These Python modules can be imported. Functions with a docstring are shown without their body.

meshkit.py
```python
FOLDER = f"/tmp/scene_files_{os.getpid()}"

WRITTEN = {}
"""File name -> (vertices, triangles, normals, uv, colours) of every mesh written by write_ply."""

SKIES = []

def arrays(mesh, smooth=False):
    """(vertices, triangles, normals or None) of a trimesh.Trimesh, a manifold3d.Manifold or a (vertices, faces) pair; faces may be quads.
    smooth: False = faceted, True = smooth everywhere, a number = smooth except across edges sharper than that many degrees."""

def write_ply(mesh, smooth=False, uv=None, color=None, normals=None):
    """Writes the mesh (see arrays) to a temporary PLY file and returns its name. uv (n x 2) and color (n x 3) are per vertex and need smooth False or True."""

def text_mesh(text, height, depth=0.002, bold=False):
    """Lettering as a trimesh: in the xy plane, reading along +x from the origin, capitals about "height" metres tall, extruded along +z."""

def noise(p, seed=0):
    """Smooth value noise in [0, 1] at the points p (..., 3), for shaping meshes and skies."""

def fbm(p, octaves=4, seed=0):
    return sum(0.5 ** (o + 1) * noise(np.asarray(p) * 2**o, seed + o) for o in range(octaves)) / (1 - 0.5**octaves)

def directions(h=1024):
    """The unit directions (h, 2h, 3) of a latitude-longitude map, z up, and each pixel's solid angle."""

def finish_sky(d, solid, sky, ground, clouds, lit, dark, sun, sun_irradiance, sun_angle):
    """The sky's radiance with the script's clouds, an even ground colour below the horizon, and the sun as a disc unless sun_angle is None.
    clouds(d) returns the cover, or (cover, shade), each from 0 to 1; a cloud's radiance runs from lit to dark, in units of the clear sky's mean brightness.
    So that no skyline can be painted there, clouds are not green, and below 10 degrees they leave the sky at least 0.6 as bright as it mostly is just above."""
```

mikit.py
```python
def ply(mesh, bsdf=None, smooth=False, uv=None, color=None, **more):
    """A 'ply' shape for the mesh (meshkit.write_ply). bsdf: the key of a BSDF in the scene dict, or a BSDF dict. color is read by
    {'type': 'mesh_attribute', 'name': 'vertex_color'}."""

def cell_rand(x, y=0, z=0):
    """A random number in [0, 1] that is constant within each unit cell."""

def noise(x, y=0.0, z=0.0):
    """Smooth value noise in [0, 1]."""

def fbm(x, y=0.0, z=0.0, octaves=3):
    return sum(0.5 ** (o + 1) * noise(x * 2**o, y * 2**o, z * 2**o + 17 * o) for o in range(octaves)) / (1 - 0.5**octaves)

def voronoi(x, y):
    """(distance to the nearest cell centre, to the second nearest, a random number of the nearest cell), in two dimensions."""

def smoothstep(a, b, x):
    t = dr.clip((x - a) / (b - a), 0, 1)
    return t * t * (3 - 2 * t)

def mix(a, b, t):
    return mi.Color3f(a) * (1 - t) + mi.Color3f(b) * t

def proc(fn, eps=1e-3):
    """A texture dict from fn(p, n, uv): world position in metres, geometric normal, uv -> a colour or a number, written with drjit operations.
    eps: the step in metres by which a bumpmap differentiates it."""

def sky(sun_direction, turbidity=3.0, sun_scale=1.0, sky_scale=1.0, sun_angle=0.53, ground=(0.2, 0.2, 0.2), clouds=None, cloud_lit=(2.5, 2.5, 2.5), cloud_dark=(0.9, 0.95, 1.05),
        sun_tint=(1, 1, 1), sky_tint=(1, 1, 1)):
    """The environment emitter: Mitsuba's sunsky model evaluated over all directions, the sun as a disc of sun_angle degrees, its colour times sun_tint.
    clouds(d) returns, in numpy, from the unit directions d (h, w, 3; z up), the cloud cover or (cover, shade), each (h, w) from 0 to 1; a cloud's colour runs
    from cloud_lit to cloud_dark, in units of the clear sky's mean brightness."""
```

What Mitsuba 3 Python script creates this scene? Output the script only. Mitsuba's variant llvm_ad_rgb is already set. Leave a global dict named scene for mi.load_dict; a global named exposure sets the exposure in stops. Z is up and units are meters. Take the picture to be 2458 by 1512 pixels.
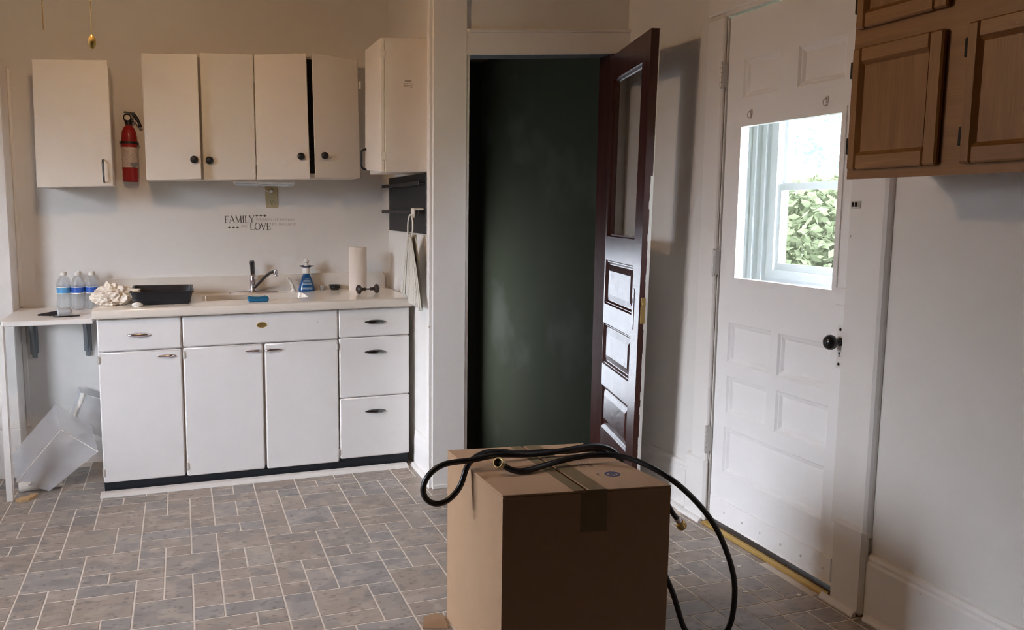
import math, random
import numpy as np, trimesh, mitsuba as mi, mikit, meshkit
import shapely.geometry as sg
from shapely import affinity
from scipy.interpolate import splprep, splev
from mikit import proc, fbm, noise, mix, smoothstep, cell_rand
import drjit as dr

random.seed(7)
RNG = np.random.default_rng(7)
T = mi.ScalarTransform4f
scene, labels = {}, {}

# ------------------------------------------------------------------ camera, sky, lamp, exposure
FOCAL, YAW, PITCH, ROLL, EYE = 2013.0, 0.37675, 0.12107, 0.013557, (0.0, 0.0, 1.3987)
_f = np.array([math.sin(YAW) * math.cos(PITCH), math.cos(YAW) * math.cos(PITCH), -math.sin(PITCH)])
_r = np.array([math.cos(YAW), -math.sin(YAW), 0.0])
_u = np.cross(_r, _f)
_up = -math.sin(ROLL) * _r + math.cos(ROLL) * _u
scene['camera'] = {'type': 'perspective', 'fov': math.degrees(2 * math.atan(1229 / FOCAL)), 'fov_axis': 'x', 'near_clip': 0.05, 'far_clip': 200.0,
                   'to_world': T().look_at(origin=list(EYE), target=list(np.array(EYE) + _f), up=list(_up))}


def overcast(d):
    c = np.ones(d.shape[:2])
    s = 0.25 * meshkit.fbm(d * 2.5, 3)
    return c, s


SKY = 1.0
scene['sky'] = mikit.sky((-0.4, 0.3, 0.85), turbidity=4, sun_scale=0.0, sky_scale=110.0, ground=(0.07, 0.08, 0.06), clouds=overcast,
                         cloud_lit=(0.93 * SKY, 1.0 * SKY, 1.16 * SKY), cloud_dark=(0.76 * SKY, 0.84 * SKY, 1.0 * SKY))
exposure = 1.0
DAYLIGHT = 19.5                      # glow of the unseen left window, out of view, lighting the room
DAY_RGB = (0.92, 1.0, 1.13)
HALL_DAY = 4.0  # glow of the unseen stairwell window, lights the door and green wall
LAMP = (-0.29, 2.9, 2.33)
LAMP_RGB = (1.0, 0.63, 0.35)
LAMP_POWER = 84.0


# ------------------------------------------------------------------ helpers
def bsdf(key, d, two=True):
    scene[key] = {'type': 'twosided', 'bsdf': d} if two else d
    return key


def prin(color, rough=0.5, spec=0.4, metallic=0.0, **k):
    c = color if isinstance(color, dict) else {'type': 'rgb', 'value': list(color)}
    return {'type': 'principled', 'base_color': c, 'roughness': rough, 'specular': spec, 'metallic': metallic, **k}


def put(key, mesh, mat, smooth=False, **k):
    base, n = key, 0
    while key in scene:
        n += 1
        key = '%s_%03d' % (base, n)
    scene[key] = mikit.ply(mesh, mat, smooth, **k)
    return key


def thing(name):
    n, key = 0, name
    while key in labels or key in scene:
        n += 1
        key = '%s_%03d' % (name, n)
    labels[key] = {}
    return key


def tag(key, label, cat=None, group=None, kind=None):
    d = {'label': label}
    if cat:
        d['category'] = cat
    if group:
        d['group'] = group
    if kind:
        d['kind'] = kind
    labels[key] = d
    return key


def struct(name, mesh, mat, label, smooth=False):
    k = put(name, mesh, mat, smooth)
    tag(k, label, kind='structure')
    return k


def cat(*ms):
    return trimesh.util.concatenate([m for m in ms if m is not None])


_CUBE8 = [(x, y, z) for x in (0, 1) for y in (0, 1) for z in (0, 1)]


def box(x0, x1, y0, y1, z0, z1, b=0.0):
    """A box with chamfered edges."""
    lo, hi = np.array([x0, y0, z0], float), np.array([x1, y1, z1], float)
    lo, hi = np.minimum(lo, hi), np.maximum(lo, hi)
    if b <= 0:
        m = trimesh.creation.box(extents=hi - lo)
        m.apply_translation((lo + hi) / 2)
        return m
    b = min(b, 0.45 * (hi - lo).min())
    pts = []
    for c in _CUBE8:
        corner = np.where(np.array(c) == 1, hi, lo)
        inn = np.where(np.array(c) == 1, -1, 1) * b
        for ax in range(3):
            p = corner + inn
            p[ax] = corner[ax]
            pts.append(p)
    return trimesh.convex.convex_hull(np.array(pts))


def hexa(bl, br, tr, tl, depth, b=0.002):
    """A chamfered slab whose front face has these four corners; depth is the vector from the front face to the back face."""
    m = box(0, 1, 0, 1, 0, 1, 0)
    L = np.linalg.norm(np.subtract(br, bl)); H = np.linalg.norm(np.subtract(tl, bl)); D = np.linalg.norm(depth)
    m = box(0, L, 0, D, 0, H, b)
    v = m.vertices / np.array([L, D, H])
    bl, br, tr, tl, depth = (np.asarray(a, float) for a in (bl, br, tr, tl, depth))
    u, d, w = v[:, :1], v[:, 1:2], v[:, 2:]
    m.vertices = (bl * (1 - u) + br * u) * (1 - w) + (tl * (1 - u) + tr * u) * w + depth * d
    return m


def tube(path, r, sides=14, caps=True):
    p = np.asarray(path, float)
    t = np.gradient(p, axis=0)
    t /= np.linalg.norm(t, axis=1, keepdims=True)
    r = np.broadcast_to(np.asarray(r, float), len(p))
    a = np.cross(t[0], [0, 0, 1.0] if abs(t[0][2]) < 0.9 else [1.0, 0, 0])
    rings = []
    for i in range(len(p)):
        a = a - t[i] * (a @ t[i])
        a /= np.linalg.norm(a)
        c = np.cross(t[i], a)
        ang = np.arange(sides) * 2 * np.pi / sides
        rings.append(p[i] + r[i] * (np.cos(ang)[:, None] * a + np.sin(ang)[:, None] * c))
    v = np.vstack(rings)
    f = []
    for i in range(len(p) - 1):
        for j in range(sides):
            k = (j + 1) % sides
            f += [[i * sides + j, i * sides + k, (i + 1) * sides + k], [i * sides + j, (i + 1) * sides + k, (i + 1) * sides + j]]
    if caps:
        n = len(v)
        v = np.vstack([v, p[0], p[-1]])
        for j in range(sides):
            k = (j + 1) % sides
            f += [[n, k, j], [n + 1, (len(p) - 1) * sides + j, (len(p) - 1) * sides + k]]
    m = trimesh.Trimesh(v, f, process=False)
    trimesh.repair.fix_normals(m)
    return m


def spline(pts, n=120, s=0.0):
    tck, _ = splprep(np.array(pts, float).T, s=s, k=3)
    return np.array(splev(np.linspace(0, 1, n), tck)).T


def lathe(profile, at=(0, 0, 0), axis=(0, 0, 1), sides=32, squash=(1, 1)):
    """Turn the (radius, height) profile about an axis."""
    pr = np.asarray(profile, float)
    ang = np.arange(sides) * 2 * np.pi / sides
    v = np.array([[r * math.cos(a) * squash[0], r * math.sin(a) * squash[1], h] for r, h in pr for a in ang])
    f = []
    for i in range(len(pr) - 1):
        for j in range(sides):
            k = (j + 1) % sides
            f += [[i * sides + j, i * sides + k, (i + 1) * sides + k], [i * sides + j, (i + 1) * sides + k, (i + 1) * sides + j]]
    m = trimesh.Trimesh(v, f, process=True)
    m.update_faces(m.nondegenerate_faces())
    m.apply_transform(trimesh.geometry.align_vectors([0, 0, 1], np.asarray(axis, float) / np.linalg.norm(axis)))
    m.apply_translation(at)
    return m


def extrude(poly, h):
    return cat(*[trimesh.creation.extrude_polygon(g, h, engine='earcut') for g in getattr(poly, 'geoms', [poly])])


def frame_matrix(o, U, V, N):
    M = np.eye(4)
    M[:3, 0], M[:3, 1], M[:3, 2], M[:3, 3] = U, V, N, o
    return M


def moved(m, M):
    m = m.copy()
    m.apply_transform(M)
    if np.linalg.det(M[:3, :3]) < 0 and False:
        m.invert()
    return m


def quadstrip(ringA, ringB):
    n = len(ringA)
    f = []
    for j in range(n):
        k = (j + 1) % n
        f += [[j, k, n + k], [j, n + k, n + j]]
    return trimesh.Trimesh(np.vstack([ringA, ringB]), f, process=False)


def rect_ring(u0, u1, v0, v1, w):
    return np.array([[u0, v0, w], [u1, v0, w], [u1, v1, w], [u0, v1, w]], float)


def nested(rings):
    """A stepped panel: consecutive rectangle rings joined, the last one closed."""
    ms = [quadstrip(a, b) for a, b in zip(rings, rings[1:])]
    ms.append(trimesh.Trimesh(rings[-1], [[0, 1, 2], [0, 2, 3]], process=False))
    m = cat(*ms)
    m.merge_vertices()
    return m


def sunk_panel(u0, u1, v0, v1, depth, mould, raised=0.0, back=0.012, field=0.03):
    """A recessed panel with a sloping moulding round it, closed behind."""
    rings = [rect_ring(u0, u1, v0, v1, -depth - back), rect_ring(u0, u1, v0, v1, -0.0008), rect_ring(u0 + mould * .35, u1 - mould * .35, v0 + mould * .35, v1 - mould * .35, -depth * .45),
             rect_ring(u0 + mould * .55, u1 - mould * .55, v0 + mould * .55, v1 - mould * .55, -depth * .5), rect_ring(u0 + mould, u1 - mould, v0 + mould, v1 - mould, -depth)]
    if raised:
        g = mould + field
        rings.append(rect_ring(u0 + mould * 1.25, u1 - mould * 1.25, v0 + mould * 1.25, v1 - mould * 1.25, -depth))
        rings.append(rect_ring(u0 + g, u1 - g, v0 + g, v1 - g, -depth + raised))
    m = nested(rings)
    return m


# ------------------------------------------------------------------ materials
def wall_color(base, amount=0.05):
    def fn(p, n, uv):
        s = fbm(p.x * 1.7, p.y * 1.7, p.z * 1.7, 3)
        d = fbm(p.x * 9 + 3, p.y * 9, p.z * 9, 2)
        k = 1 - amount * s - amount * 0.4 * d
        return mi.Color3f(base[0] * k, base[1] * k, base[2] * k)
    return proc(fn)


def worn_paint(base, chip=(0.32, 0.24, 0.18), thresh=0.83, scale=60.0):
    def fn(p, n, uv):
        s = fbm(p.x * 2.3, p.y * 2.3, p.z * 2.3, 3)
        k = 1 - 0.06 * s
        c = mi.Color3f(base[0] * k, base[1] * k, base[2] * k)
        q = fbm(p.x * scale, p.y * scale, p.z * scale * 0.7, 2) * 0.75 + 0.25 * fbm(p.x * 6, p.y * 6, p.z * 6 + 9, 2)
        return mix(c, chip, smoothstep(thresh, thresh + 0.02, q) * 0.8)
    return proc(fn)


bsdf('mat_wall', prin(wall_color((0.74, 0.72, 0.69)), 0.55, 0.3))
bsdf('mat_ceiling', prin((0.33, 0.28, 0.22), 0.8, 0.2))
bsdf('mat_rear', prin((0.09, 0.06, 0.045), 0.8, 0.2))  # dark paint of unseen walls, keeps bounce light off the box front
bsdf('mat_trim', prin(worn_paint((0.79, 0.77, 0.745)), 0.35, 0.45))
bsdf('mat_whitedoor', prin(worn_paint((0.87, 0.865, 0.86), thresh=0.86), 0.33, 0.45))
bsdf('mat_enamel', prin(worn_paint((0.77, 0.755, 0.745), chip=(0.05, 0.045, 0.04), thresh=0.845, scale=70), 0.22, 0.5))
bsdf('mat_cabinet', prin(wall_color((0.81, 0.76, 0.69), 0.04), 0.4, 0.4))
bsdf('mat_counter_dimmed', prin((0.72, 0.67, 0.60), 0.12, 0.55))  # beige stands in for dim warm light on the enamel top
bsdf('mat_black', prin((0.012, 0.012, 0.014), 0.45, 0.4))
bsdf('mat_blackgloss', prin((0.010, 0.010, 0.012), 0.15, 0.5))
bsdf('mat_toekick', prin((0.014, 0.016, 0.02), 0.5, 0.3))
bsdf('mat_rack', prin((0.014, 0.016, 0.018), 0.5, 0.3))
bsdf('mat_chrome', {'type': 'roughconductor', 'material': 'Cr', 'alpha': 0.08})
bsdf('mat_chrome_dark', prin((0.12, 0.12, 0.125), 0.16, 0.5, 1.0))
bsdf('mat_steel', {'type': 'roughconductor', 'material': 'Cr', 'alpha': 0.25})
bsdf('mat_galv', prin(wall_color((0.33, 0.37, 0.4), 0.35), 0.45, 0.5, 0.6))
bsdf('mat_brass', prin((0.60, 0.43, 0.17), 0.3, 0.5, 0.9))
bsdf('mat_threshold', prin((0.62, 0.41, 0.12), 0.38, 0.5, 0.55))
bsdf('mat_hinge', prin((0.55, 0.53, 0.5), 0.4, 0.5, 0.3))
bsdf('mat_whiteplastic', prin((0.75, 0.73, 0.69), 0.35, 0.4))
bsdf('mat_dullplastic', prin((0.42, 0.43, 0.45), 0.45, 0.4))
bsdf('mat_outlet', prin((0.42, 0.36, 0.22), 0.4, 0.4))
bsdf('mat_dark', prin((0.02, 0.018, 0.015), 0.7, 0.2))  # near black, also painted as shade in gaps and hollows
bsdf('mat_red', prin((0.30, 0.012, 0.012), 0.25, 0.5))
bsdf('mat_paper', prin((0.75, 0.66, 0.58), 0.8, 0.2))
bsdf('mat_sponge', prin((0.02, 0.10, 0.18), 0.9, 0.1))
bsdf('mat_soap', prin((0.012, 0.075, 0.22), 0.15, 0.5))
bsdf('mat_navy', prin((0.01, 0.015, 0.06), 0.3, 0.4))
bsdf('mat_soaplabel', prin((0.22, 0.32, 0.44), 0.4, 0.4))
bsdf('mat_rubber', prin((0.006, 0.006, 0.007), 0.32, 0.45))
bsdf('mat_knobbrown', prin((0.03, 0.02, 0.016), 0.3, 0.5))
bsdf('mat_decal', prin((0.10, 0.085, 0.075), 0.6, 0.2))
bsdf('mat_decalpale', prin((0.40, 0.36, 0.31), 0.6, 0.2))
bsdf('mat_glass', {'type': 'thindielectric', 'int_ior': 1.5}, two=False)
bsdf('mat_lawn', prin((0.07, 0.12, 0.03), 0.9, 0.1))
bsdf('mat_bark', prin((0.10, 0.075, 0.05), 0.9, 0.1))
bsdf('mat_porch', prin((0.60, 0.62, 0.64), 0.6, 0.2))
bsdf('mat_darkwoodfloor', prin((0.05, 0.035, 0.025), 0.5, 0.3))
bsdf('mat_emit_off', prin((0.55, 0.62, 0.68), 0.3, 0.4))
bsdf('mat_logo', prin((0.045, 0.05, 0.11), 0.6, 0.2))
bsdf('mat_print', prin((0.22, 0.16, 0.12), 0.7, 0.2))
bsdf('mat_chip', prin((0.75, 0.74, 0.70), 0.7, 0.2))
bsdf('mat_wedge', prin((0.50, 0.33, 0.17), 0.7, 0.2))


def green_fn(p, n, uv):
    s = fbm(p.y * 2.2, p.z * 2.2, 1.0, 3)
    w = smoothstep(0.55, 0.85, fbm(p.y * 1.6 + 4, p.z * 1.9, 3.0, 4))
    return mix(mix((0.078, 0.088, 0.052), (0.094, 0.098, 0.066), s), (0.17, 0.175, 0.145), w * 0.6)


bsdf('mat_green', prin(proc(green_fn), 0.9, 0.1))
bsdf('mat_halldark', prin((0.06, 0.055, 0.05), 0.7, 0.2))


def wood(dark, light, along, freq=38.0, contrast=1.0):
    def fn(p, n, uv):
        a, b, c = (p.x, p.y, p.z)
        if along == 'z':
            s, t1, t2 = c, a, b
        elif along == 'y':
            s, t1, t2 = b, a, c
        else:
            s, t1, t2 = a, b, c
        wob = fbm(s * 2.2, t1 * 7, t2 * 7, 3)
        g = noise(t1 * freq + wob * 5, t2 * freq + wob * 5, s * 2.0)
        fine = noise(t1 * freq * 9, t2 * freq * 9, s * 12)
        k = dr.clip((g * 0.65 + fine * 0.35 - 0.5) * contrast + 0.5, 0, 1)
        return mix(dark, light, k)
    return proc(fn)


bsdf('mat_oak_v', prin(wood((0.16, 0.068, 0.018), (0.29, 0.138, 0.042), 'z'), 0.42, 0.4))
bsdf('mat_oak_h', prin(wood((0.17, 0.073, 0.02), (0.31, 0.15, 0.047), 'y'), 0.42, 0.4))
bsdf('mat_mahogany', prin(wood((0.022, 0.006, 0.004), (0.055, 0.013, 0.008), 'z', 30), 0.30, 0.55, clearcoat=0.6, clearcoat_gloss=0.75))


def mahog_bump(p, n, uv):
    w = fbm(p.x * 7 + p.y * 7, p.z * 6, 2.0, 3)
    return noise(p.x * 40 + p.y * 40 + w * 14, p.z * 26 + w * 12, 0.0)


bsdf('mat_mahogany_panel', {'type': 'bumpmap', 'arbitrary': proc(mahog_bump, 1.5e-3), 'scale': 0.0006,
                            'bsdf': prin(wood((0.022, 0.006, 0.004), (0.055, 0.013, 0.008), 'z', 30), 0.30, 0.55, clearcoat=0.6, clearcoat_gloss=0.75)})


def cardboard_fn(p, n, uv):
    s = fbm(p.x * 5, p.y * 5, p.z * 5, 3)
    f = noise(p.x * 160, p.y * 160, p.z * 30)
    k = 0.94 + 0.08 * s + 0.03 * f
    return mi.Color3f(0.30 * k, 0.19 * k, 0.115 * k)


bsdf('mat_cardboard', prin(proc(cardboard_fn), 0.75, 0.2))
bsdf('mat_tape', prin((0.155, 0.115, 0.065), 0.28, 0.45))


def tile_fn(p, n, uv):
    k = dr.floor(uv.x / 16.0)
    r1, r2, r3 = cell_rand(k, 1, 7), cell_rand(k, 2, 7), cell_rand(k, 3, 7)
    c = mix((0.262, 0.216, 0.182), (0.228, 0.212, 0.202), smoothstep(0.3, 1.0, r1))
    c = c * (1.06 + 0.22 * r2)
    x, y = p.x + k * 0.37, p.y + k * 0.61
    a = fbm(x * 16, y * 22, 1.0, 4)
    b = fbm(x * 10 + 7, y * 13, 5.0, 3)
    c = mix(c, (0.40, 0.345, 0.295), smoothstep(0.52, 0.74, a) * 0.65)
    c = mix(c, (0.195, 0.185, 0.18), smoothstep(0.50, 0.72, b) * (0.35 + 0.35 * r3))
    d = fbm(x * 48, y * 80, 2.0, 2)
    c = mix(c, (0.13, 0.112, 0.098), smoothstep(0.66, 0.80, d) * 0.45)
    return c


def tile_bump(p, n, uv):
    k = dr.floor(uv.x / 16.0)
    x, y = p.x + k * 0.37, p.y + k * 0.61
    return fbm(x * 22, y * 34, 3.0, 4)


bsdf('mat_tile', {'type': 'bumpmap', 'arbitrary': proc(tile_bump, 2e-3), 'scale': 0.003, 'bsdf': prin(proc(tile_fn), 0.42, 0.35)})
bsdf('mat_grout', prin((0.64, 0.575, 0.51), 0.8, 0.2))


def towel_fn(p, n, uv):
    u = uv.x * 9.0
    fr = u - dr.floor(u)
    line = smoothstep(0.42, 0.46, fr) * (1 - smoothstep(0.54, 0.58, fr))
    u2 = uv.x * 27.0
    f2 = u2 - dr.floor(u2)
    line2 = smoothstep(0.3, 0.4, f2) * (1 - smoothstep(0.6, 0.7, f2))
    band = smoothstep(0.4, 0.45, noise(dr.floor(uv.x * 4.5) * 3.1, 0.5, 0.5))
    c = mix((0.62, 0.60, 0.54), (0.26, 0.26, 0.19), line2 * 0.6 * band)
    return mix(c, (0.15, 0.15, 0.12), line * 0.9)


bsdf('mat_towel', prin(proc(towel_fn), 0.9, 0.1))


def bag_fn(p, n, uv):
    w = smoothstep(0.68, 0.78, fbm(p.x * 14, p.y * 14, p.z * 14, 2))
    return mix((0.72, 0.65, 0.56), (0.52, 0.42, 0.27), w * 0.8)


bsdf('mat_bag', prin(proc(bag_fn), 0.5, 0.3))
_clear = {'type': 'thindielectric', 'int_ior': 1.4}
scene['mat_clear'] = {'type': 'blendbsdf', 'weight': 0.30, 'a': _clear, 'b': {'type': 'twosided', 'bsdf': prin((0.66, 0.68, 0.72), 0.3, 0.5)}}
scene['mat_bottle'] = {'type': 'blendbsdf', 'weight': 0.16, 'a': _clear, 'b': {'type': 'twosided', 'bsdf': prin((0.72, 0.74, 0.74), 0.2, 0.5)}}
bsdf('mat_bluelabel', prin((0.03, 0.10, 0.42), 0.35, 0.4))
bsdf('mat_lightblue', prin((0.10, 0.33, 0.62), 0.35, 0.4))


def extlabel_fn(p, n, uv):
    s = smoothstep(0.55, 0.62, noise(p.x * 170, p.z * 230, 2.0))
    lo = smoothstep(1.640, 1.635, p.z) * smoothstep(0.45, 0.55, noise(p.x * 70, p.z * 70, 4.0))
    c = mix((0.62, 0.52, 0.46), (0.42, 0.33, 0.30), s * 0.5)
    return mix(c, (0.14, 0.17, 0.22), lo * 0.75)


bsdf('mat_extlabel', prin(proc(extlabel_fn), 0.4, 0.4))
scene['mat_leaf'] = {'type': 'principledthin', 'base_color': {'type': 'rgb', 'value': [0.17, 0.20, 0.115]}, 'roughness': 0.5, 'diff_trans': 0.9, 'spec_trans': 0.0}  # muted green, window glare put into the leaf colour
scene['mat_leaf_haze'] = {'type': 'principledthin', 'base_color': {'type': 'rgb', 'value': [0.44, 0.55, 0.55]}, 'roughness': 0.5, 'diff_trans': 1.0, 'spec_trans': 0.0}  # pale blue, distance haze put into the leaf colour

# ------------------------------------------------------------------ the setting
YB, XR, YD, XS = 5.05, 2.213, 3.995, 1.186     # back wall, right wall, doorway wall, return wall
CEIL = 2.75
XL = -2.4
WING = 2.35

# floor: grout bed and tiles, a 9 by 9 unit repeat read off the photograph
floor_poly = sg.box(XL, -3.0, XR + 0.14, YB + 0.12)
_fl = extrude(sg.Polygon([(XL - .1, -3.2), (XR + .14, -3.2), (XR + .14, YD), (1.25, YD), (1.25, YB + .1), (XL - .1, YB + .1)]), 0.0588)
_fl.apply_translation((0, 0, -.06))
struct('floor', _fl, 'mat_grout', 'grey slate-look tiled kitchen floor with pale grout')
V_LINE = [set(range(9)), {1, 2, 3, 4, 5, 6}, {7, 8, 0, 1, 2, 3}, {0, 4, 5, 6}, {1, 2, 3, 4, 5, 6, 7, 8}, {7, 8, 0, 1, 2}, {1, 2, 3, 4, 5, 6, 7}, {6, 7, 8, 0, 1, 2, 3, 4}, {8, 0, 2, 3, 5}]
H_LINE = [{2, 3, 4, 7}, {0, 1, 2, 3, 4, 5, 6, 7, 8}, {1, 2, 3, 4, 6, 7, 8}, {0, 4, 5, 8}, {0, 1, 2, 3, 6, 7, 8}, {3, 4, 5, 6, 7, 8}, {0, 1, 2, 4, 5, 6, 7, 8}, {0, 1, 2, 3, 4, 5}, {0, 1, 4, 5, 6, 7, 8}]


def gx(i):
    return 0.003 + (0.0987 if i < 0 else 0.102) * i


def gy(j, x):
    return 4.332 - 0.1005 * j + 0.0035 * min(max(j, 0), 5) / 5 * 2 - 0.03 * (x + 0.3) + (0.012 if j < 2 else 0.0)


def tile_mesh(i0, i1, j0, j1, k):
    g = 0.0029
    out = []
    for i, j, sx, sy in ((i0, j1, 1, 1), (i1, j1, -1, 1), (i1, j0, -1, -1), (i0, j0, 1, -1)):
        x = gx(i)
        out.append([x + sx * g, gy(j, x) + sy * g, sx, sy])
    out = np.array(out)
    c = 0.0016
    r0 = np.column_stack([out[:, 0], out[:, 1], np.full(4, -0.0035)])
    r1 = np.column_stack([out[:, 0], out[:, 1], np.full(4, -0.0007)])
    r2 = np.column_stack([out[:, 0] + c * out[:, 2], out[:, 1] + c * out[:, 3], np.full(4, 0.0)])
    v = np.vstack([r0, r1, r2])
    f = []
    for a in (0, 4):
        for q in range(4):
            w = (q + 1) % 4
            f += [[a + q, a + w, a + 4 + w], [a + q, a + 4 + w, a + 4 + q]]
    f += [[8, 9, 10], [8, 10, 11]]
    m = trimesh.Trimesh(v, f, process=False)
    return m, np.column_stack([v[:, 0] + 8 + 16 * k, v[:, 1]])


def tiles():
    seen = set()
    for j in range(-9, 45):
        for i in range(-25, 22):
            if (i, j) in seen:
                continue
            i1 = i + 1
            while j % 9 not in V_LINE[(i1 - 3) % 9]:
                i1 += 1
            j1 = j + 1
            while (i - 3) % 9 not in H_LINE[j1 % 9]:
                j1 += 1
            for a in range(i, i1):
                for b in range(j, j1):
                    seen.add((a, b))
            yield i, i1, j, j1


def px_of(p):
    v = np.array(p, float) - np.array(EYE)
    rt = math.cos(ROLL) * _r + math.sin(ROLL) * _u
    z = v @ _f
    return (1229 + FOCAL * (v @ rt) / z, 756 - FOCAL * (v @ _up) / z) if z > 0.1 else (-9e9, 9e9)


trnd = random.Random(11)
rest_v, rest_uv = [], []
n_tiles = 0
for (i0, i1, j0, j1) in tiles():
    k = trnd.randrange(0, 97)
    x, y = gx((i0 + i1) / 2), gy((j0 + j1) / 2, gx(i0))
    if x > XR + 0.0 or x < XL or y > YB or y < -0.5 or (x > XS and y > YD + 0.1):
        continue
    m, uv = tile_mesh(i0, i1, j0, j1, k)
    a, b = px_of((x, y, 0))
    hidden = (-0.36 < x < 1.1 and y > 4.5) or (0.9 < x < 1.22 and 2.2 < y < 2.5)
    if -40 < a < 2500 and 900 < b < 1560 and not hidden:
        put('floor__tile', m, 'mat_tile', uv=uv)
        n_tiles += 1
    else:
        rest_v.append(m); rest_uv.append(uv)
put('floor__outlying_tiles', cat(*rest_v), 'mat_tile', uv=np.vstack(rest_uv))
tag('floor__outlying_tiles', 'more tiles of the same pattern around and behind the furniture', kind='stuff')

# walls
struct('wall_back', box(XL - 0.1, XS + 0.1, YB, YB + 0.12, 0, CEIL), 'mat_wall', 'off-white back wall behind the sink and wall cabinets')
struct('wall_return', cat(box(XS, 1.30, YD + 0.0, YB + 0.0, 0, CEIL)), 'mat_wall', 'narrow white wall at right of the sink, ending in the doorway post')
hz = lambda x: 2.157 + (x - 1.335) * 0.0865     # the sagging header
struct('wall_doorway', cat(hexa((1.30, YD, hz(1.30) + .02), (XR + .02, YD, hz(XR) + .02), (XR + .02, YD, CEIL), (1.30, YD, CEIL), (0, 0.12, 0), 0),
                           box(2.14, XR + 0.02, YD, YD + 0.12, 0, 2.23)), 'mat_wall', 'off-white wall above the dark doorway')
# right wall with the hole for the white door
rw = sg.Polygon([(-3.1, 0), (YD + 0.12, 0), (YD + 0.12, CEIL), (-3.1, CEIL)]).difference(sg.box(2.331, -1, 3.118, 2.246))
m = extrude(rw, 0.12)
m.apply_transform(frame_matrix((XR, 0, 0), (0, 1, 0), (0, 0, 1), (1, 0, 0)))
struct('wall_right', m, 'mat_wall', 'off-white right wall with the white door, baseboard and oak cabinets')
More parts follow.
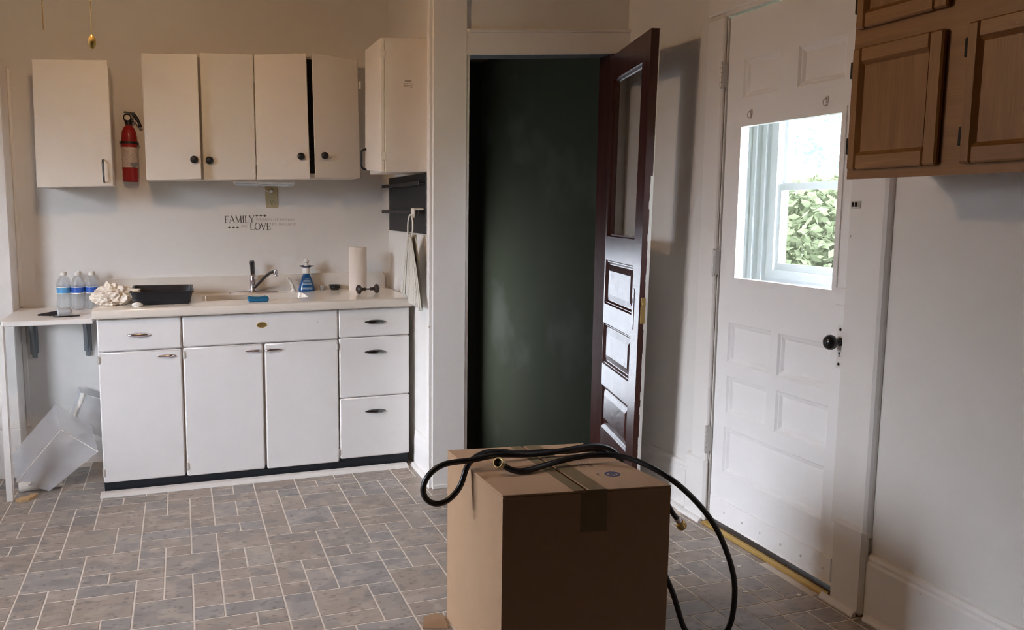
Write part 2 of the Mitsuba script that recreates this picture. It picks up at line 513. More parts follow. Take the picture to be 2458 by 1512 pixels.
# unseen left wall, its recess and window placed to light the room
LW = [(2.1, 3.35, 0.50, 2.2)]
lw = sg.Polygon([(1.6, 0), (YB + 0.12, 0), (YB + 0.12, CEIL), (1.6, CEIL)])
for (a, b, c, d) in LW:
    lw = lw.difference(sg.box(a + 0.02, c, b, d))
m = extrude(lw, 0.12)
m.apply_transform(frame_matrix((XL - 0.12, 0, 0), (0, 1, 0), (0, 0, 1), (1, 0, 0)))
struct('wall_left', m, 'mat_wall', 'unseen left wall of the recess that holds the unseen window')
struct('unseen_wing_wall', cat(box(-1.22, -1.10, -3.1, WING, 0, CEIL), box(XL - .12, -1.22, 1.5, 1.62, 0, CEIL)), 'mat_rear', 'unseen dark wing wall out of view at the left, shading the right wall')  # unseen, placed to block light from the right wall and box front
a, b, c, d = LW[0]
fr = extrude(sg.box(a - 0.08, c - 0.08, b + 0.08, d + 0.08).difference(sg.box(a + 0.03, c + 0.03, b - 0.03, d - 0.03)), 0.16)
fr.apply_transform(frame_matrix((XL - 0.13, 0, 0), (0, 1, 0), (0, 0, 1), (1, 0, 0)))
struct('unseen_window_1', fr, 'mat_trim', 'unseen wide window at the left, its louvres steering light downward')
pane = trimesh.Trimesh([(XL - 0.10, y, z) for y, z in ((a + .02, c + .02), (b - .02, c + .02), (b - .02, d - .02), (a + .02, d - .02))], [[0, 1, 2], [0, 2, 3]], process=False)
put('unseen_window_1__pane', pane, 'mat_whiteplastic', emitter={'type': 'area', 'radiance': {'type': 'rgb', 'value': [DAYLIGHT * q for q in DAY_RGB]}})  # glowing sheet stands for daylight through the unseen window
z = c + 0.05
while z < d + 0.02:
    put('unseen_window_1__slat', hexa((XL - 0.085, a + .032, z), (XL - 0.085, b - .032, z), (XL - 0.085, b - .032, z + .003), (XL - 0.085, a + .032, z + .003), (0.10, 0, -0.033), 0), 'mat_halldark')  # slats of the unseen window, tilted to steer its light downward
    z += 0.042
struct('wall_rear', box(XL - 0.1, XR + 0.1, -3.2, -3.08, 0, CEIL), 'mat_rear', 'unseen dark wall far behind the camera, bouncing little light')
struct('ceiling', box(XL - 0.15, 2.8, -3.2, 7.6, CEIL, CEIL + 0.1), 'mat_ceiling', 'ceiling of the kitchen')

# dark hall behind the doorway
HX0, HX1, HY = 1.30, 2.6, 7.4
LOW = -1.75
struct('floor_hall', box(HX0, HX1 + .1, YD + 0.12, HY, LOW - .06, LOW), 'mat_darkwoodfloor', 'dark landing at the foot of the stairwell behind the doorway')
struct('floor_sill', box(1.33, 2.14, YD, YD + 0.12, -0.05, 0.004), 'mat_darkwoodfloor', 'dark sill in the doorway')
struct('wall_hall', cat(box(HX1, HX1 + 0.1, YD + 0.12, HY + 0.1, LOW, CEIL), ), 'mat_green', 'dim green plaster wall of the stairwell seen through the doorway')
struct('wall_hall_left', cat(box(1.21, 1.30, YB + 0.12, HY + 0.1, LOW, CEIL), box(1.21, 1.30, YD + .12, YB + .12, LOW, 0)), 'mat_halldark', 'dark left wall of the stairwell')
hw = sg.box(1.2, LOW, HX1 + 0.05, CEIL).difference(sg.box(1.40, -0.45, 2.15, 1.05))
m = extrude(hw, 0.1)
m.apply_transform(frame_matrix((0, HY + 0.1, 0), (1, 0, 0), (0, 0, 1), (0, -1, 0)))
struct('wall_hall_end', m, 'mat_halldark', 'dark end wall of the stairwell with the unseen low window')
struct('unseen_window_2', moved(extrude(sg.box(1.36, -.49, 2.19, 1.09).difference(sg.box(1.43, -.42, 2.12, 1.02)), 0.14), frame_matrix((0, HY + .12, 0), (1, 0, 0), (0, 0, 1), (0, -1, 0))), 'mat_halldark', 'unseen low window at the end of the stairwell, lighting the open dark door')
put('unseen_window_2__pane', trimesh.Trimesh([(x, HY + 0.06, z) for x, z in ((1.41, -.44), (2.14, -.44), (2.14, 1.04), (1.41, 1.04))], [[0, 1, 2], [0, 2, 3]], process=False), 'mat_whiteplastic', emitter={'type': 'area', 'radiance': {'type': 'rgb', 'value': [HALL_DAY * q for q in DAY_RGB]}})  # glowing sheet in the unseen window, gives the dark door its sheen
struct('wall_hall_front', cat(box(2.14, HX1 + 0.1, YD + 0.12, YD + 0.16, 0, CEIL), box(1.21, HX1 + .1, YD, YD + .12, LOW, -.06)), 'mat_halldark', 'inner side of the doorway wall')

# trims and baseboards
def profile_y(pts, y0, y1):
    """A profile in (x, z) drawn along y."""
    m = extrude(sg.Polygon(pts), y1 - y0)
    m.apply_transform(frame_matrix((0, y1, 0), (1, 0, 0), (0, 0, 1), (0, -1, 0)))
    return m


def profile_x(pts, x0, x1):
    """A profile in (y, z) drawn along x."""
    m = extrude(sg.Polygon(pts), x1 - x0)
    m.apply_transform(frame_matrix((x0, 0, 0), (0, 1, 0), (0, 0, 1), (1, 0, 0)))
    return m


def base_profile(x, h=0.235):
    return [(x, 0), (x - 0.018, 0), (x - 0.018, h - 0.035), (x - 0.013, h - 0.026), (x - 0.015, h - 0.016), (x - 0.009, h - 0.004), (x - 0.003, h), (x, h)]


def shoe_profile(x, s=-1, r=0.020):
    return [(x, 0)] + [(x + s * r * math.cos(a), r * math.sin(a)) for a in np.linspace(0, math.pi / 2, 7)]


struct('baseboard_right', profile_y(base_profile(XR), -2.0, 2.15), 'mat_trim', 'white baseboard right of the white door')
struct('baseboard_corner', profile_y(base_profile(XR), 3.285, YD), 'mat_trim', 'white baseboard between the white door and the dark door')
struct('trim_1', cat(profile_y(shoe_profile(XR - 0.018), -2.0, 2.135)), 'mat_trim', 'white quarter-round shoe along the right baseboard')
struct('trim_2', profile_y(shoe_profile(XR - 0.018), 3.29, YD), 'mat_trim', 'white quarter-round shoe in the corner')
bp_ = [(YB, 0), (YB - 0.018, 0), (YB - 0.018, 0.12), (YB - 0.008, 0.148), (YB, 0.15)]
struct('baseboard_back', profile_x(bp_, -0.80, -0.39), 'mat_trim', 'white baseboard on the back wall under the shelf')
struct('baseboard_return', profile_y([(XS, 0), (XS - 0.016, 0), (XS - 0.016, 0.17), (XS - 0.008, 0.20), (XS, 0.205)], YD + 0.036, 4.40), 'mat_trim', 'white baseboard on the narrow wall right of the sink')
struct('trim_3', profile_y(shoe_profile(XS - 0.016), 4.06, 4.41), 'mat_trim', 'white quarter-round shoe right of the sink')
# casing post left of the doorway
struct('trim_4', cat(box(1.149, 1.322, YD - 0.020, YD + .003, 0.0, CEIL - .01, 0.004), box(1.133, 1.151, YD - 0.010, YD + 0.03, 0.0, CEIL - .01, 0.003), box(1.145, XS + .01, YD, YD + .035, 0, CEIL - .01, .002), box(1.149, 1.324, YD - .026, YD - .018, 0, .022, .003)), 'mat_trim', 'wide white post casing left of the dark doorway')
struct('trim_5', box(1.322, 1.337, YD - 0.012, YD + 0.125, 0.0, hz(1.33), 0.002), 'mat_trim', 'white jamb at the left of the dark doorway')
struct('trim_6', cat(hexa((1.322, YD - .02, hz(1.322)), (XR, YD - .02, hz(XR)), (XR, YD - .02, hz(XR) + .108), (1.322, YD - .02, hz(1.322) + .108), (0, .02, 0), .003),
                     hexa((1.322, YD - .034, hz(1.322) + .106), (XR, YD - .034, hz(XR) + .106), (XR, YD - .030, hz(XR) + .122), (1.322, YD - .030, hz(1.322) + .122), (0, .033, 0), .004)), 'mat_trim', 'white head casing above the dark doorway')
struct('trim_7', hexa((1.337, YD, hz(1.337) - .0), (2.14, YD, hz(2.14) - .0), (2.14, YD, hz(2.14) + .02), (1.337, YD, hz(1.337) + .02), (0, .12, 0), 0), 'mat_halldark', 'dark head jamb of the doorway')
struct('trim_8', box(2.112, 2.142, YD - 0.004, YD + 0.125, 0.0, 2.235, 0.002), 'mat_mahogany', 'dark red hinge jamb of the doorway')
# casing at the far left edge of the photograph and the batten beside it
struct('trim_9', cat(box(-1.10, -0.80, 4.87, YB, 0.0, 2.125, 0.004), box(-1.10, -0.795, 4.852, 4.872, 0.0, 0.26, 0.004), box(-1.10, -0.797, 4.859, 4.872, .26, .284, .004)), 'mat_trim', 'white door casing at the left edge of the photograph')
struct('trim_10', cat(box(-0.80, -0.775, YB - 0.012, YB, 0.222, 0.845, 0.004), box(-0.80, -0.782, YB - 0.012, YB, 0.87, 2.1, 0.004)), 'mat_trim', 'white batten in the corner beside the shelf')
struct('trim_11', profile_x([(4.43, 0), (4.37, 0), (4.372, 0.008), (4.40, 0.014), (4.43, 0.016)], -0.40, 1.13), 'mat_trim', 'white shoe strip on the floor in front of the sink cabinet')

# white door casing
cx = XR - 0.020
struct('trim_12', cat(box(cx, XR, 3.122, 3.243, 0.29, 2.246, 0.006), box(cx - 0.008, XR, 3.118, 3.28, 0.0, 0.300, 0.012)), 'mat_trim', 'white casing and plinth block left of the white door')
rc = profile_y([(0, 0), (1, 0), (1, 1), (0, 1)], 0, 1) if False else None
cas = [(XR, 2.150), (XR - 0.012, 2.150), (XR - 0.022, 2.156), (XR - 0.028, 2.168), (XR - 0.028, 2.185), (XR - 0.020, 2.192), (XR - 0.020, 2.327), (XR, 2.331)]
m = extrude(sg.Polygon(cas), 1.96); m.apply_translation((0, 0, 0.29))
struct('trim_13', cat(m, box(cx - 0.016, XR, 2.150, 2.303, 0.0, 0.318, 0.013)), 'mat_trim', 'white rounded casing and plinth block right of the white door')
struct('trim_14', cat(box(cx, XR, 2.16, 3.245, 2.262, 2.42, 0.005), box(cx + .008, XR, 2.331, 3.122, 2.246, 2.264, .003)), 'mat_trim', 'white head casing above the white door')
struct('trim_15', cat(profile_y(shoe_profile(cx - 0.008), 3.125, 3.30)), 'mat_trim', 'quarter-round piece under the left plinth block')
struct('trim_16', cat(profile_y(shoe_profile(cx - 0.016), 2.165, 2.33)), 'mat_trim', 'quarter-round piece under the right plinth block')
struct('trim_17', box(2.178, 2.212, 2.335, 3.118, 0.0, 0.011, 0.003), 'mat_threshold', 'brass strip on the threshold of the white door')
struct('trim_18', box(2.212, 2.345, 2.331, 3.118, -0.01, 0.016, 0.003), 'mat_darkwoodfloor', 'dark worn wooden sill under the white door')

# ------------------------------------------------------------------ white door (door_1)
DX = 2.221
Mw = frame_matrix((DX, 0, 0), (0, 1, 0), (0, 0, 1), (-1, 0, 0))
W_PANELS = [(2.777, 3.008, 1.892, 2.052), (2.418, 2.672, 1.892, 2.045), (2.752, 3.036, 0.762, 0.938), (2.414, 2.706, 0.760, 0.934),
            (2.760, 3.030, 0.534, 0.701), (2.406, 2.702, 0.532, 0.702), (2.410, 3.036, 0.262, 0.470)]
GL = (2.409, 3.012, 1.124, 1.782)
slab = sg.box(2.336, 0.030, 3.114, 2.238)
for (a, b, c, d) in W_PANELS + [GL]:
    slab = slab.difference(sg.box(a, c, b, d))
m = extrude(slab, 0.042); m.apply_translation((0, 0, -0.042))
d1 = struct('door_1', moved(m, Mw), 'mat_whitedoor', 'white painted panelled door with a glass pane in the right wall')
for (a, b, c, d) in W_PANELS:
    put('door_1__panel', moved(sunk_panel(a, b, c, d, 0.017, 0.024), Mw), 'mat_whitedoor')
gb = nested([rect_ring(GL[0], GL[1], GL[2], GL[3], -0.03), rect_ring(GL[0], GL[1], GL[2], GL[3], 0.006)])
bead = extrude(sg.box(GL[0] - 0.012, GL[2] - 0.012, GL[1] + 0.012, GL[3] + 0.012).difference(sg.box(GL[0] + 0.010, GL[2] + 0.010, GL[1] - 0.010, GL[3] - 0.010)), 0.030)
bead.apply_translation((0, 0, -0.024))
put('door_1__glazing_bead', moved(bead, Mw), 'mat_whitedoor')
put('door_1__glass_pane', trimesh.Trimesh([[DX + 0.022, y, z] for y, z in ((GL[0], GL[2]), (GL[1], GL[2]), (GL[1], GL[3]), (GL[0], GL[3]))], [[0, 1, 2], [0, 2, 3]]), 'mat_glass')
put('door_1__bottom_strip', box(DX - 0.006, DX + 0.001, 2.340, 3.110, 0.045, 0.138, 0.002), 'mat_whitedoor')
for k, y in enumerate((2.38, 2.50, 2.62, 2.75, 2.87, 3.0)):
    put('door_1__screw', lathe([(0, 0.002), (0.004, 0.0015), (0.005, 0)], (DX - 0.006, y, 0.085), (-1, 0, 0), 10), 'mat_hinge', True)
put('door_1__lock_plate', box(DX - 0.004, DX, 2.349, 2.379, 0.853, 1.011, 0.0015), 'mat_trim')
for z in (0.995, 0.868):
    put('door_1__lock_plate__screw', lathe([(0, 0.0015), (0.005, 0.001), (0.006, 0)], (DX - 0.0042, 2.364, z), (-1, 0, 0), 10), 'mat_dark', True)
put('door_1__lock_plate__keyhole', cat(lathe([(0, 0.0006), (0.0045, 0.0005), (0.0045, 0)], (DX - 0.004, 2.364, 0.908), (-1, 0, 0), 12), box(DX - 0.0046, DX - 0.004, 2.3615, 2.3665, 0.894, 0.908)), 'mat_dark')
kp = [(0.0, 0.066), (0.012, 0.065), (0.021, 0.060), (0.027, 0.051), (0.028, 0.042), (0.025, 0.033), (0.017, 0.026), (0.011, 0.022), (0.0095, 0.012), (0.013, 0.008), (0.016, 0.0), (0.0, 0.0)]
put('door_1__door_knob', lathe(kp[::-1], (DX - 0.004, 2.364, 0.950), (-1, 0, 0), 28), 'mat_blackgloss', True)
labels['door_1__door_knob'] = {'label': 'round black door knob'}
put('door_1__rim_lock', cat(box(DX - 0.010, DX, 2.337, 2.396, 1.082, 1.148, 0.004), box(DX - 0.014, DX, 2.337, 2.345, 1.04, 1.09, .003)), 'mat_whitedoor')
for (z0, z1) in ((1.947, 2.050), (1.140, 1.250), (0.335, 0.452)):
    h = []
    for q in range(5):
        a, b = z0 + (z1 - z0) * q / 5, z0 + (z1 - z0) * (q + 0.88) / 5
        h.append(lathe([(0, a), (0.007, a), (0.0075, a + 0.001), (0.0075, b - 0.001), (0.007, b), (0, b)], (2.188, 3.119, 0), (0, 0, 1), 12))
    for z, s in ((z0 - .002, -1), (z1 + .002, 1)):
        h.append(lathe([(0.0, z - 0.006), (0.005, z - 0.004), (0.006, z), (0.004, z + 0.005), (0, z + 0.006)], (2.188, 3.119, 0), (0, 0, 1), 12))
    h.append(box(2.187, 2.214, 3.1165, 3.1215, z0, z1))
    put('door_1__hinge', cat(*h), 'mat_hinge', 30)
for (y, z) in ((2.945, 1.817), (2.504, 1.817)):
    hp = spline([(DX, y, z + .012), (DX - 0.014, y, z + 0.010), (DX - 0.020, y, z - 0.004), (DX - 0.012, y, z - .014), (DX - .004, y, z - .010)], 24)
    put('door_1__curtain_hook', cat(tube(hp, 0.0025, 8), box(DX - .003, DX, y - .008, y + .008, z - .004, z + .022, .001)), 'mat_hinge', 40)

# small keeper plate on the casing right of the door
t = thing('latch_keeper')
tag(t, 'small painted latch keeper screwed to the casing just under the oak cabinet', 'latch')
put(t + '__plate', box(cx - 0.005, cx, 2.277, 2.322, 1.430, 1.456, 0.0015), 'mat_hinge')
put(t + '__slot', box(cx - 0.008, cx - 0.005, 2.284, 2.315, 1.438, 1.449, 0.001), 'mat_trim')
put(t + '__catch', cat(box(cx - 0.012, cx - 0.008, 2.287, 2.296, 1.436, 1.451, 0.001), box(cx - 0.012, cx - 0.008, 2.303, 2.311, 1.436, 1.451, 0.001)), 'mat_dark')

# ------------------------------------------------------------------ dark door (door_2), standing open
ho = np.array([2.11, 3.99, 0.0]); du = np.array([-0.185, -0.755, 0.0]); du /= np.linalg.norm(du)
dn = np.array([du[1], -du[0], 0.0])       # towards the camera side
SH = 0.046


def Md(m):
    """Door space (s, z, w) to the room; the old door has sagged out of square."""
    m = m.copy()
    v = m.vertices.copy()
    s, z, w = v[:, 0] + SH * (v[:, 1] - 1.2), v[:, 1], v[:, 2]
    m.vertices = ho + s[:, None] * du + w[:, None] * dn + z[:, None] * np.array([0, 0, 1.0])
    return m


DT = 0.040
d_open = [(0.018, 0.546, 1.283, 2.082)]
d_pan = [(0.018, 0.546, 0.925, 1.160), (0.018, 0.546, 0.598, 0.822), (0.018, 0.546, 0.248, 0.482)]
slab = sg.box(-0.082, 0.018, 0.668, 2.207)
for (a, b, c, d) in d_open + d_pan:
    slab = slab.difference(sg.box(a, c, b, d))
m = extrude(slab, DT); m.apply_translation((0, 0, -DT))
struct('door_2', Md(m), 'mat_mahogany', 'dark red varnished wooden door standing open, with glass above three panels')
for (a, b, c, d) in d_pan:
    put('door_2__panel', Md(sunk_panel(a, b, c, d, 0.013, 0.020, raised=0.008, field=0.035)), 'mat_mahogany_panel')
(a, b, c, d) = d_open[0]
bd = extrude(sg.box(a, c, b, d).difference(sg.box(a + 0.012, c + 0.012, b - 0.012, d - 0.012)), 0.016); bd.apply_translation((0, 0, -0.030))
put('door_2__glazing_bead', Md(bd), 'mat_mahogany')
put('door_2__glass_pane', Md(trimesh.Trimesh(rect_ring(a, b, c, d, -0.021), [[0, 1, 2], [0, 2, 3]])), 'mat_glass')
put('door_2__lock_plate', Md(box(0.560, 0.585, 0.860, 1.055, 0.0, 0.003, 0.001)), 'mat_steel')
put('door_2__lock_plate__keyhole', Md(box(0.568, 0.577, 0.985, 1.010, 0.003, 0.0036)), 'mat_dark')
edge = [(0.668 + 0.0, z) for z in np.linspace(0.02, 2.2, 60)]
pw = [0.004 + 0.004 * abs(math.sin(i * 1.7) * math.sin(i * .61)) for i in range(60)]
pm = cat(*[box(0.6675, 0.6695, edge[i][1], edge[i + 1][1], -DT - 0.001, -DT + (0.003 if edge[i][1] > 1.55 else 0.008 + pw[i]), 0) for i in range(59)])
put('door_2__paint_edge', Md(pm), 'mat_trim')
put('door_2__latch', Md(cat(box(0.668, 0.6705, 0.90, 1.02, -0.030, -0.008, 0.001), box(0.6695, 0.680, 0.985, 1.0, -0.026, -0.012, 0.002))), 'mat_brass')
put('door_2__back_face', Md(box(-0.081, 0.667, 0.02, 1.28, -DT - 0.0015, -DT + .0005, 0)), 'mat_trim')

# ------------------------------------------------------------------ porch, garden seen through the white door's glass
struct('floor_porch', cat(box(2.345, 3.75, 0.5, 4.1, -0.16, -0.10), box(2.72, 3.75, 4.1, 7.5, -.16, -.10)), 'mat_porch', 'porch floor beyond the white door')
pw_ = sg.box(0.5, -0.1, 7.5, 3.1).difference(sg.box(3.45, 1.03, 4.475, 2.25)).difference(sg.box(5.3, 1.03, 6.3, 2.25)).difference(sg.box(0.6, 0.9, 3.0, 2.95))  # unseen wide opening at the near end, sized to let in sky light
m = extrude(pw_, 0.10); m.apply_transform(frame_matrix((3.6, 0, 0), (0, 1, 0), (0, 0, 1), (1, 0, 0)))
struct('wall_porch', m, 'mat_porch', 'white outer wall of the porch seen through the door glass')
struct('ceiling_porch', box(2.34, 3.75, 0.5, 7.5, 3.1, 3.15), 'mat_porch', 'porch ceiling')
for i, y in enumerate((4.60, 4.705, 4.80, 4.90, 5.02)):
    put('wall_porch__batten', box(3.585, 3.6, y - 0.02, y + 0.02, -0.1, 2.75, 0.003), 'mat_porch')
wn = struct('window_3', cat(extrude(sg.box(0, 0, 1, 1).difference(sg.box(.2, .2, .8, .8)), .01).apply_translation((0, 0, -50)) if False else
                             moved(extrude(sg.box(3.41, 1.0, 4.515, 2.29).difference(sg.box(3.47, 1.055, 4.450, 2.24)), 0.05), frame_matrix((3.575, 0, 0), (0, 1, 0), (0, 0, 1), (1, 0, 0)))), 'mat_porch', 'white double-hung porch window')
up_ = moved(extrude(sg.box(3.47, 1.575, 4.45, 2.24).difference(sg.box(3.50, 1.612, 4.42, 2.20)), 0.03), frame_matrix((3.625, 0, 0), (0, 1, 0), (0, 0, 1), (1, 0, 0)))
lo_ = moved(extrude(sg.box(3.47, 1.055, 4.45, 1.605).difference(sg.box(3.505, 1.10, 4.415, 1.565)), 0.03), frame_matrix((3.59, 0, 0), (0, 1, 0), (0, 0, 1), (1, 0, 0)))
put('window_3__sash', up_, 'mat_porch'); put('window_3__sash', lo_, 'mat_porch')
for (z0, z1, x) in ((1.60, 2.21, 3.64), (1.09, 1.575, 3.605)):
    put('window_3__glass_pane', trimesh.Trimesh([[x, 3.49, z0], [x, 4.43, z0], [x, 4.43, z1], [x, 3.49, z1]], [[0, 1, 2], [0, 2, 3]]), 'mat_glass')
struct('ground', box(3.75, 40, -20, 40, -0.75, -0.7), 'mat_lawn', 'lawn beyond the porch')


def leaves(n, centre, radii, size, seed, shell=0.55):
    rg = np.random.default_rng(seed)
    d = rg.normal(size=(n, 3)); d /= np.linalg.norm(d, axis=1, keepdims=True)
    c = np.array(centre) + d * np.array(radii) * (shell + (1 - shell) * rg.random((n, 1)) ** 0.5) * (0.8 + 0.35 * meshkit.fbm(d * 2.3 + seed, 3)[:, None])
    a = rg.normal(size=(n, 3)); a[:, 2] *= 0.5; a /= np.linalg.norm(a, axis=1, keepdims=True)
    b = np.cross(a, rg.normal(size=(n, 3))); b /= np.linalg.norm(b, axis=1, keepdims=True)
    s = size * (0.6 + 0.8 * rg.random((n, 1)))
    v = np.stack([c - a * s, c - b * s * 0.55 + a * s * .1, c + a * s, c + b * s * 0.55 + a * s * .1], 1).reshape(-1, 3)
    f = np.arange(n)[:, None] * 4
    return trimesh.Trimesh(v, np.vstack([np.hstack([f, f + 1, f + 2]), np.hstack([f, f + 2, f + 3])]), process=False)


def tree(name, label, at, h, crown_c, radii, n, size, seed, mat):
    t = thing(name)
    tag(t, label, 'tree')
    tr = spline([(at[0], at[1], -0.7), (at[0] + .05, at[1] - .04, -0.7 + h * .4), (crown_c[0], crown_c[1], crown_c[2] - .1)], 20) if False else np.linspace((at[0], at[1], -0.72), crown_c, 12)
    put(t + '__trunk', tube(tr, np.linspace(0.12, 0.04, 12), 10), 'mat_bark', True)
    put(t + '__foliage', leaves(n, crown_c, radii, size, seed), mat)
    labels[t + '__foliage'] = {'label': 'leafy crown', 'kind': 'stuff'}


tree('leafy_tree', 'dense green leafy tree behind the lower porch window pane', (7.0, 8.3), 2, (7.0, 8.2, 0.75), (1.3, 1.6, 1.15), 16000, 0.062, 3, 'mat_leaf')
tree('pale_tree', 'pale hazy tree behind the upper porch window pane', (11.5, 12.1), 4, (11.5, 12.0, 3.2), (1.5, 1.55, 1.5), 2600, 0.12, 5, 'mat_leaf_haze')

# ------------------------------------------------------------------ steel sink cabinet
def tilt(m):
    """The old cabinet stands a little high at its right end."""
    m = m.copy()
    v = m.vertices.copy()
    v[:, 2] *= 1 + 0.0155 * (v[:, 0] + 0.388)
    m.vertices = v
    return m


def ctop(x):
    return 0.915 * (1 + 0.0155 * (x + 0.388))


t = thing('sink_cabinet')
tag(t, 'vintage white enamelled steel sink cabinet with doors and drawers on the back wall', 'sink cabinet')
S = t
put(S + '__body', tilt(cat(box(-0.388, 1.150, 4.456, 5.02, 0.062, 0.866, 0.003))), 'mat_enamel')
FY = 4.43


def front(key, x0, x1, z0, z1, y=FY, dy=0.022, b=0.006):
    return put(S + '__' + key, tilt(box(x0, x1, y, y + dy, z0, z1, b)), 'mat_enamel', 40)


def boat(c, L, h, d, mat_key, key, taper=1.0):
    """A long chromed pull with pointed ends."""
    n = 15
    prof = [(max(1e-4, (1 - abs(q) ** 2.2) ** 0.8), q) for q in np.linspace(-1, 1, n)]
    m = lathe([(r, q) for r, q in prof], (0, 0, 0), (1, 0, 0), 16)
    m.apply_scale((L / 2, d, h / 2))
    m.apply_translation(c)
    k = put(key, tilt(m), mat_key, True)
    return k


d = front('drawer', -0.386, -0.010, 0.706, 0.862)
boat((-0.204, FY - 0.004, 0.782), 0.112, 0.022, 0.016, 'mat_chrome', d + '__handle')
front('front_panel', -0.003, 0.762, 0.710, 0.862)
put(S + '__front_panel__badge', tilt(lathe([(0, 0.004), (0.02, 0.0035), (0.0235, 0.002), (0.024, 0)], (0.375, FY, 0.803), (0, -1, 0), 24, (0.62, 1.1))), 'mat_brass', True)
for (z0, z1, hz_) in ((0.715, 0.862, 0.792), (0.394, 0.711, 0.632), (0.064, 0.390, 0.312)):
    d = front('drawer', 0.768, 1.150, z0, z1)
    boat((0.960, FY - 0.004, hz_), 0.118, 0.022, 0.016, 'mat_chrome_dark', d + '__handle')  # darker chrome, dark reflections put into the colour of these pulls


def door_(x0, x1, z0, z1, hx, hinge_x, flip):
    d = front('door', x0, x1, z0, z1)
    n = 13
    prof = [(max(1e-4, (0.35 + 0.65 * q) * (1 - q ** 6)), q) for q in np.linspace(0, 1, n)]
    m = lathe(prof, (0, 0, 0), (1, 0, 0), 14)
    m.apply_scale((0.078 * flip, 0.015, 0.0125))
    if flip < 0:
        m.invert()
    m.apply_translation((hx, FY - 0.006, 0.672))
    put(d + '__handle', tilt(m), 'mat_chrome', True)
    for z in (z0 + 0.05, z1 - 0.035):
        put(d + '__hinge', tilt(cat(box(hinge_x - 0.007, hinge_x + 0.007, FY - 0.002, FY + 0.01, z - 0.02, z + 0.02, 0.002), box(hinge_x - .003, hinge_x + .004, FY - .006, FY, z - .014, z + .014, .002))), 'mat_hinge')
    return d


door_(-0.386, -0.012, 0.056, 0.701, -0.120, -0.383, 1)
door_(-0.004, 0.376, 0.052, 0.705, 0.293, 0.001, 1)
door_(0.387, 0.762, 0.050, 0.705, 0.463, 0.757, -1)
put(S + '__toe_kick', tilt(box(-0.385, 1.145, 4.450, 4.474, 0.005, 0.062, 0.001)), 'mat_toekick')
# counter with rounded front, basin and back ledge
prof = [(4.452, 0.868), (4.405, 0.868), (4.398, 0.873), (4.396, 0.882), (4.397, 0.898), (4.402, 0.909), (4.412, 0.9145), (4.425, 0.915), (5.045, 0.915), (5.045, 0.868)]
bx0, bx1, by0, by1 = 0.10, 0.64, 4.62, 4.90
top = sg.box(-0.402, 4.425, 1.162, 5.045).difference(sg.box(bx0, by0, bx1, by1).buffer(-0.03).buffer(0.03, quad_segs=5))
m1 = extrude(top, 0.047); m1.apply_translation((0, 0, 0.868))
m2 = profile_x([(4.45, 0.868)] + prof[1:8] + [(4.45, 0.915)], -0.402, 1.162)
for mm in (m2,):
    v = mm.vertices
    e = np.where(v[:, 0] < 0, -1, 1)
put(S + '__countertop', tilt(cat(m1, m2)), 'mat_counter_dimmed', 35)
ri = sg.box(bx0, by0, bx1, by1).buffer(-0.03).buffer(0.03, quad_segs=5)
rin = np.array(ri.exterior.coords)[:-1]
rb = np.array(affinity.scale(ri, 0.92, 0.86).exterior.coords)[:-1]
A = np.column_stack([rin, np.full(len(rin), 0.9145)]); B = np.column_stack([rb, np.full(len(rb), 0.765)])
bm = quadstrip(A, B)
cap = trimesh.Trimesh(np.vstack([B, B.mean(0)]), [[i, (i + 1) % len(B), len(B)] for i in range(len(B))], process=False)
put(S + '__basin', tilt(cat(bm, cap)), 'mat_counter_dimmed', 35)
bs = sg.Polygon([(-0.388, 0.915), (1.150, 0.915), (1.150, 0.985)] + [(1.110 + 0.04 * math.cos(a), 0.978 + 0.035 * math.sin(a)) for a in np.linspace(0, math.pi / 2, 8)] +
                [(-0.368 + 0.02 * math.cos(a), 0.993 + 0.02 * math.sin(a)) for a in np.linspace(math.pi / 2, math.pi, 6)])
m = extrude(bs, 0.03); m.apply_transform(frame_matrix((0, 5.047, 0), (1, 0, 0), (0, 0, 1), (0, -1, 0)))
put(S + '__backsplash', tilt(m), 'mat_counter_dimmed', 35)
labels[S + '__backsplash'] = {'label': 'low white splash ledge along the wall'}
put(S + '__foot', trimesh.creation.icosphere(2, 0.014).apply_translation((-0.40, 4.86, 0.016)), 'mat_black', True)

# faucet (part of the sink) with sprayer
fx, fy = 0.378, 4.975
fz = ctop(fx)
put(S + '__faucet', cat(lathe([(0, 0), (0.024, 0), (0.024, 0.004), (0.019, 0.010), (0.017, 0.03), (0.0165, 0.06), (0.019, 0.063), (0.019, 0.070), (0.0165, 0.073), (0.017, 0.085), (0.014, 0.098), (0, 0.10)], (fx, fy, fz + 0.008)),
                        ), 'mat_chrome', True)
put(S + '__faucet__base_plate', lathe([(0, 0.009), (0.9, 0.008), (0.98, 0.005), (1.0, 0.0), (0, 0)][::-1], (0, 0, 0)).apply_scale((0.135, 0.030, 1)).apply_translation((fx + .005, fy, fz)), 'mat_steel', 40)
put(S + '__faucet__lever', tube([(fx, fy, fz + 0.10), (fx - 0.001, fy - .004, fz + 0.13), (fx - 0.003, fy - 0.010, fz + 0.178), (fx - 0.003, fy - .011, fz + .184)], [0.0115, 0.0125, 0.0135, 0.010], 16), 'mat_chrome_dark', 40)
sp = spline([(fx + 0.004, fy - 0.008, fz + 0.030), (fx + 0.04, fy - 0.05, fz + 0.072), (fx + 0.075, fy - 0.095, fz + 0.112), (fx + 0.100, fy - 0.128, fz + 0.128), (fx + 0.112, fy - 0.143, fz + 0.128)], 30)
put(S + '__faucet__spout', tube(sp, 0.0085, 14), 'mat_chrome_dark', True)
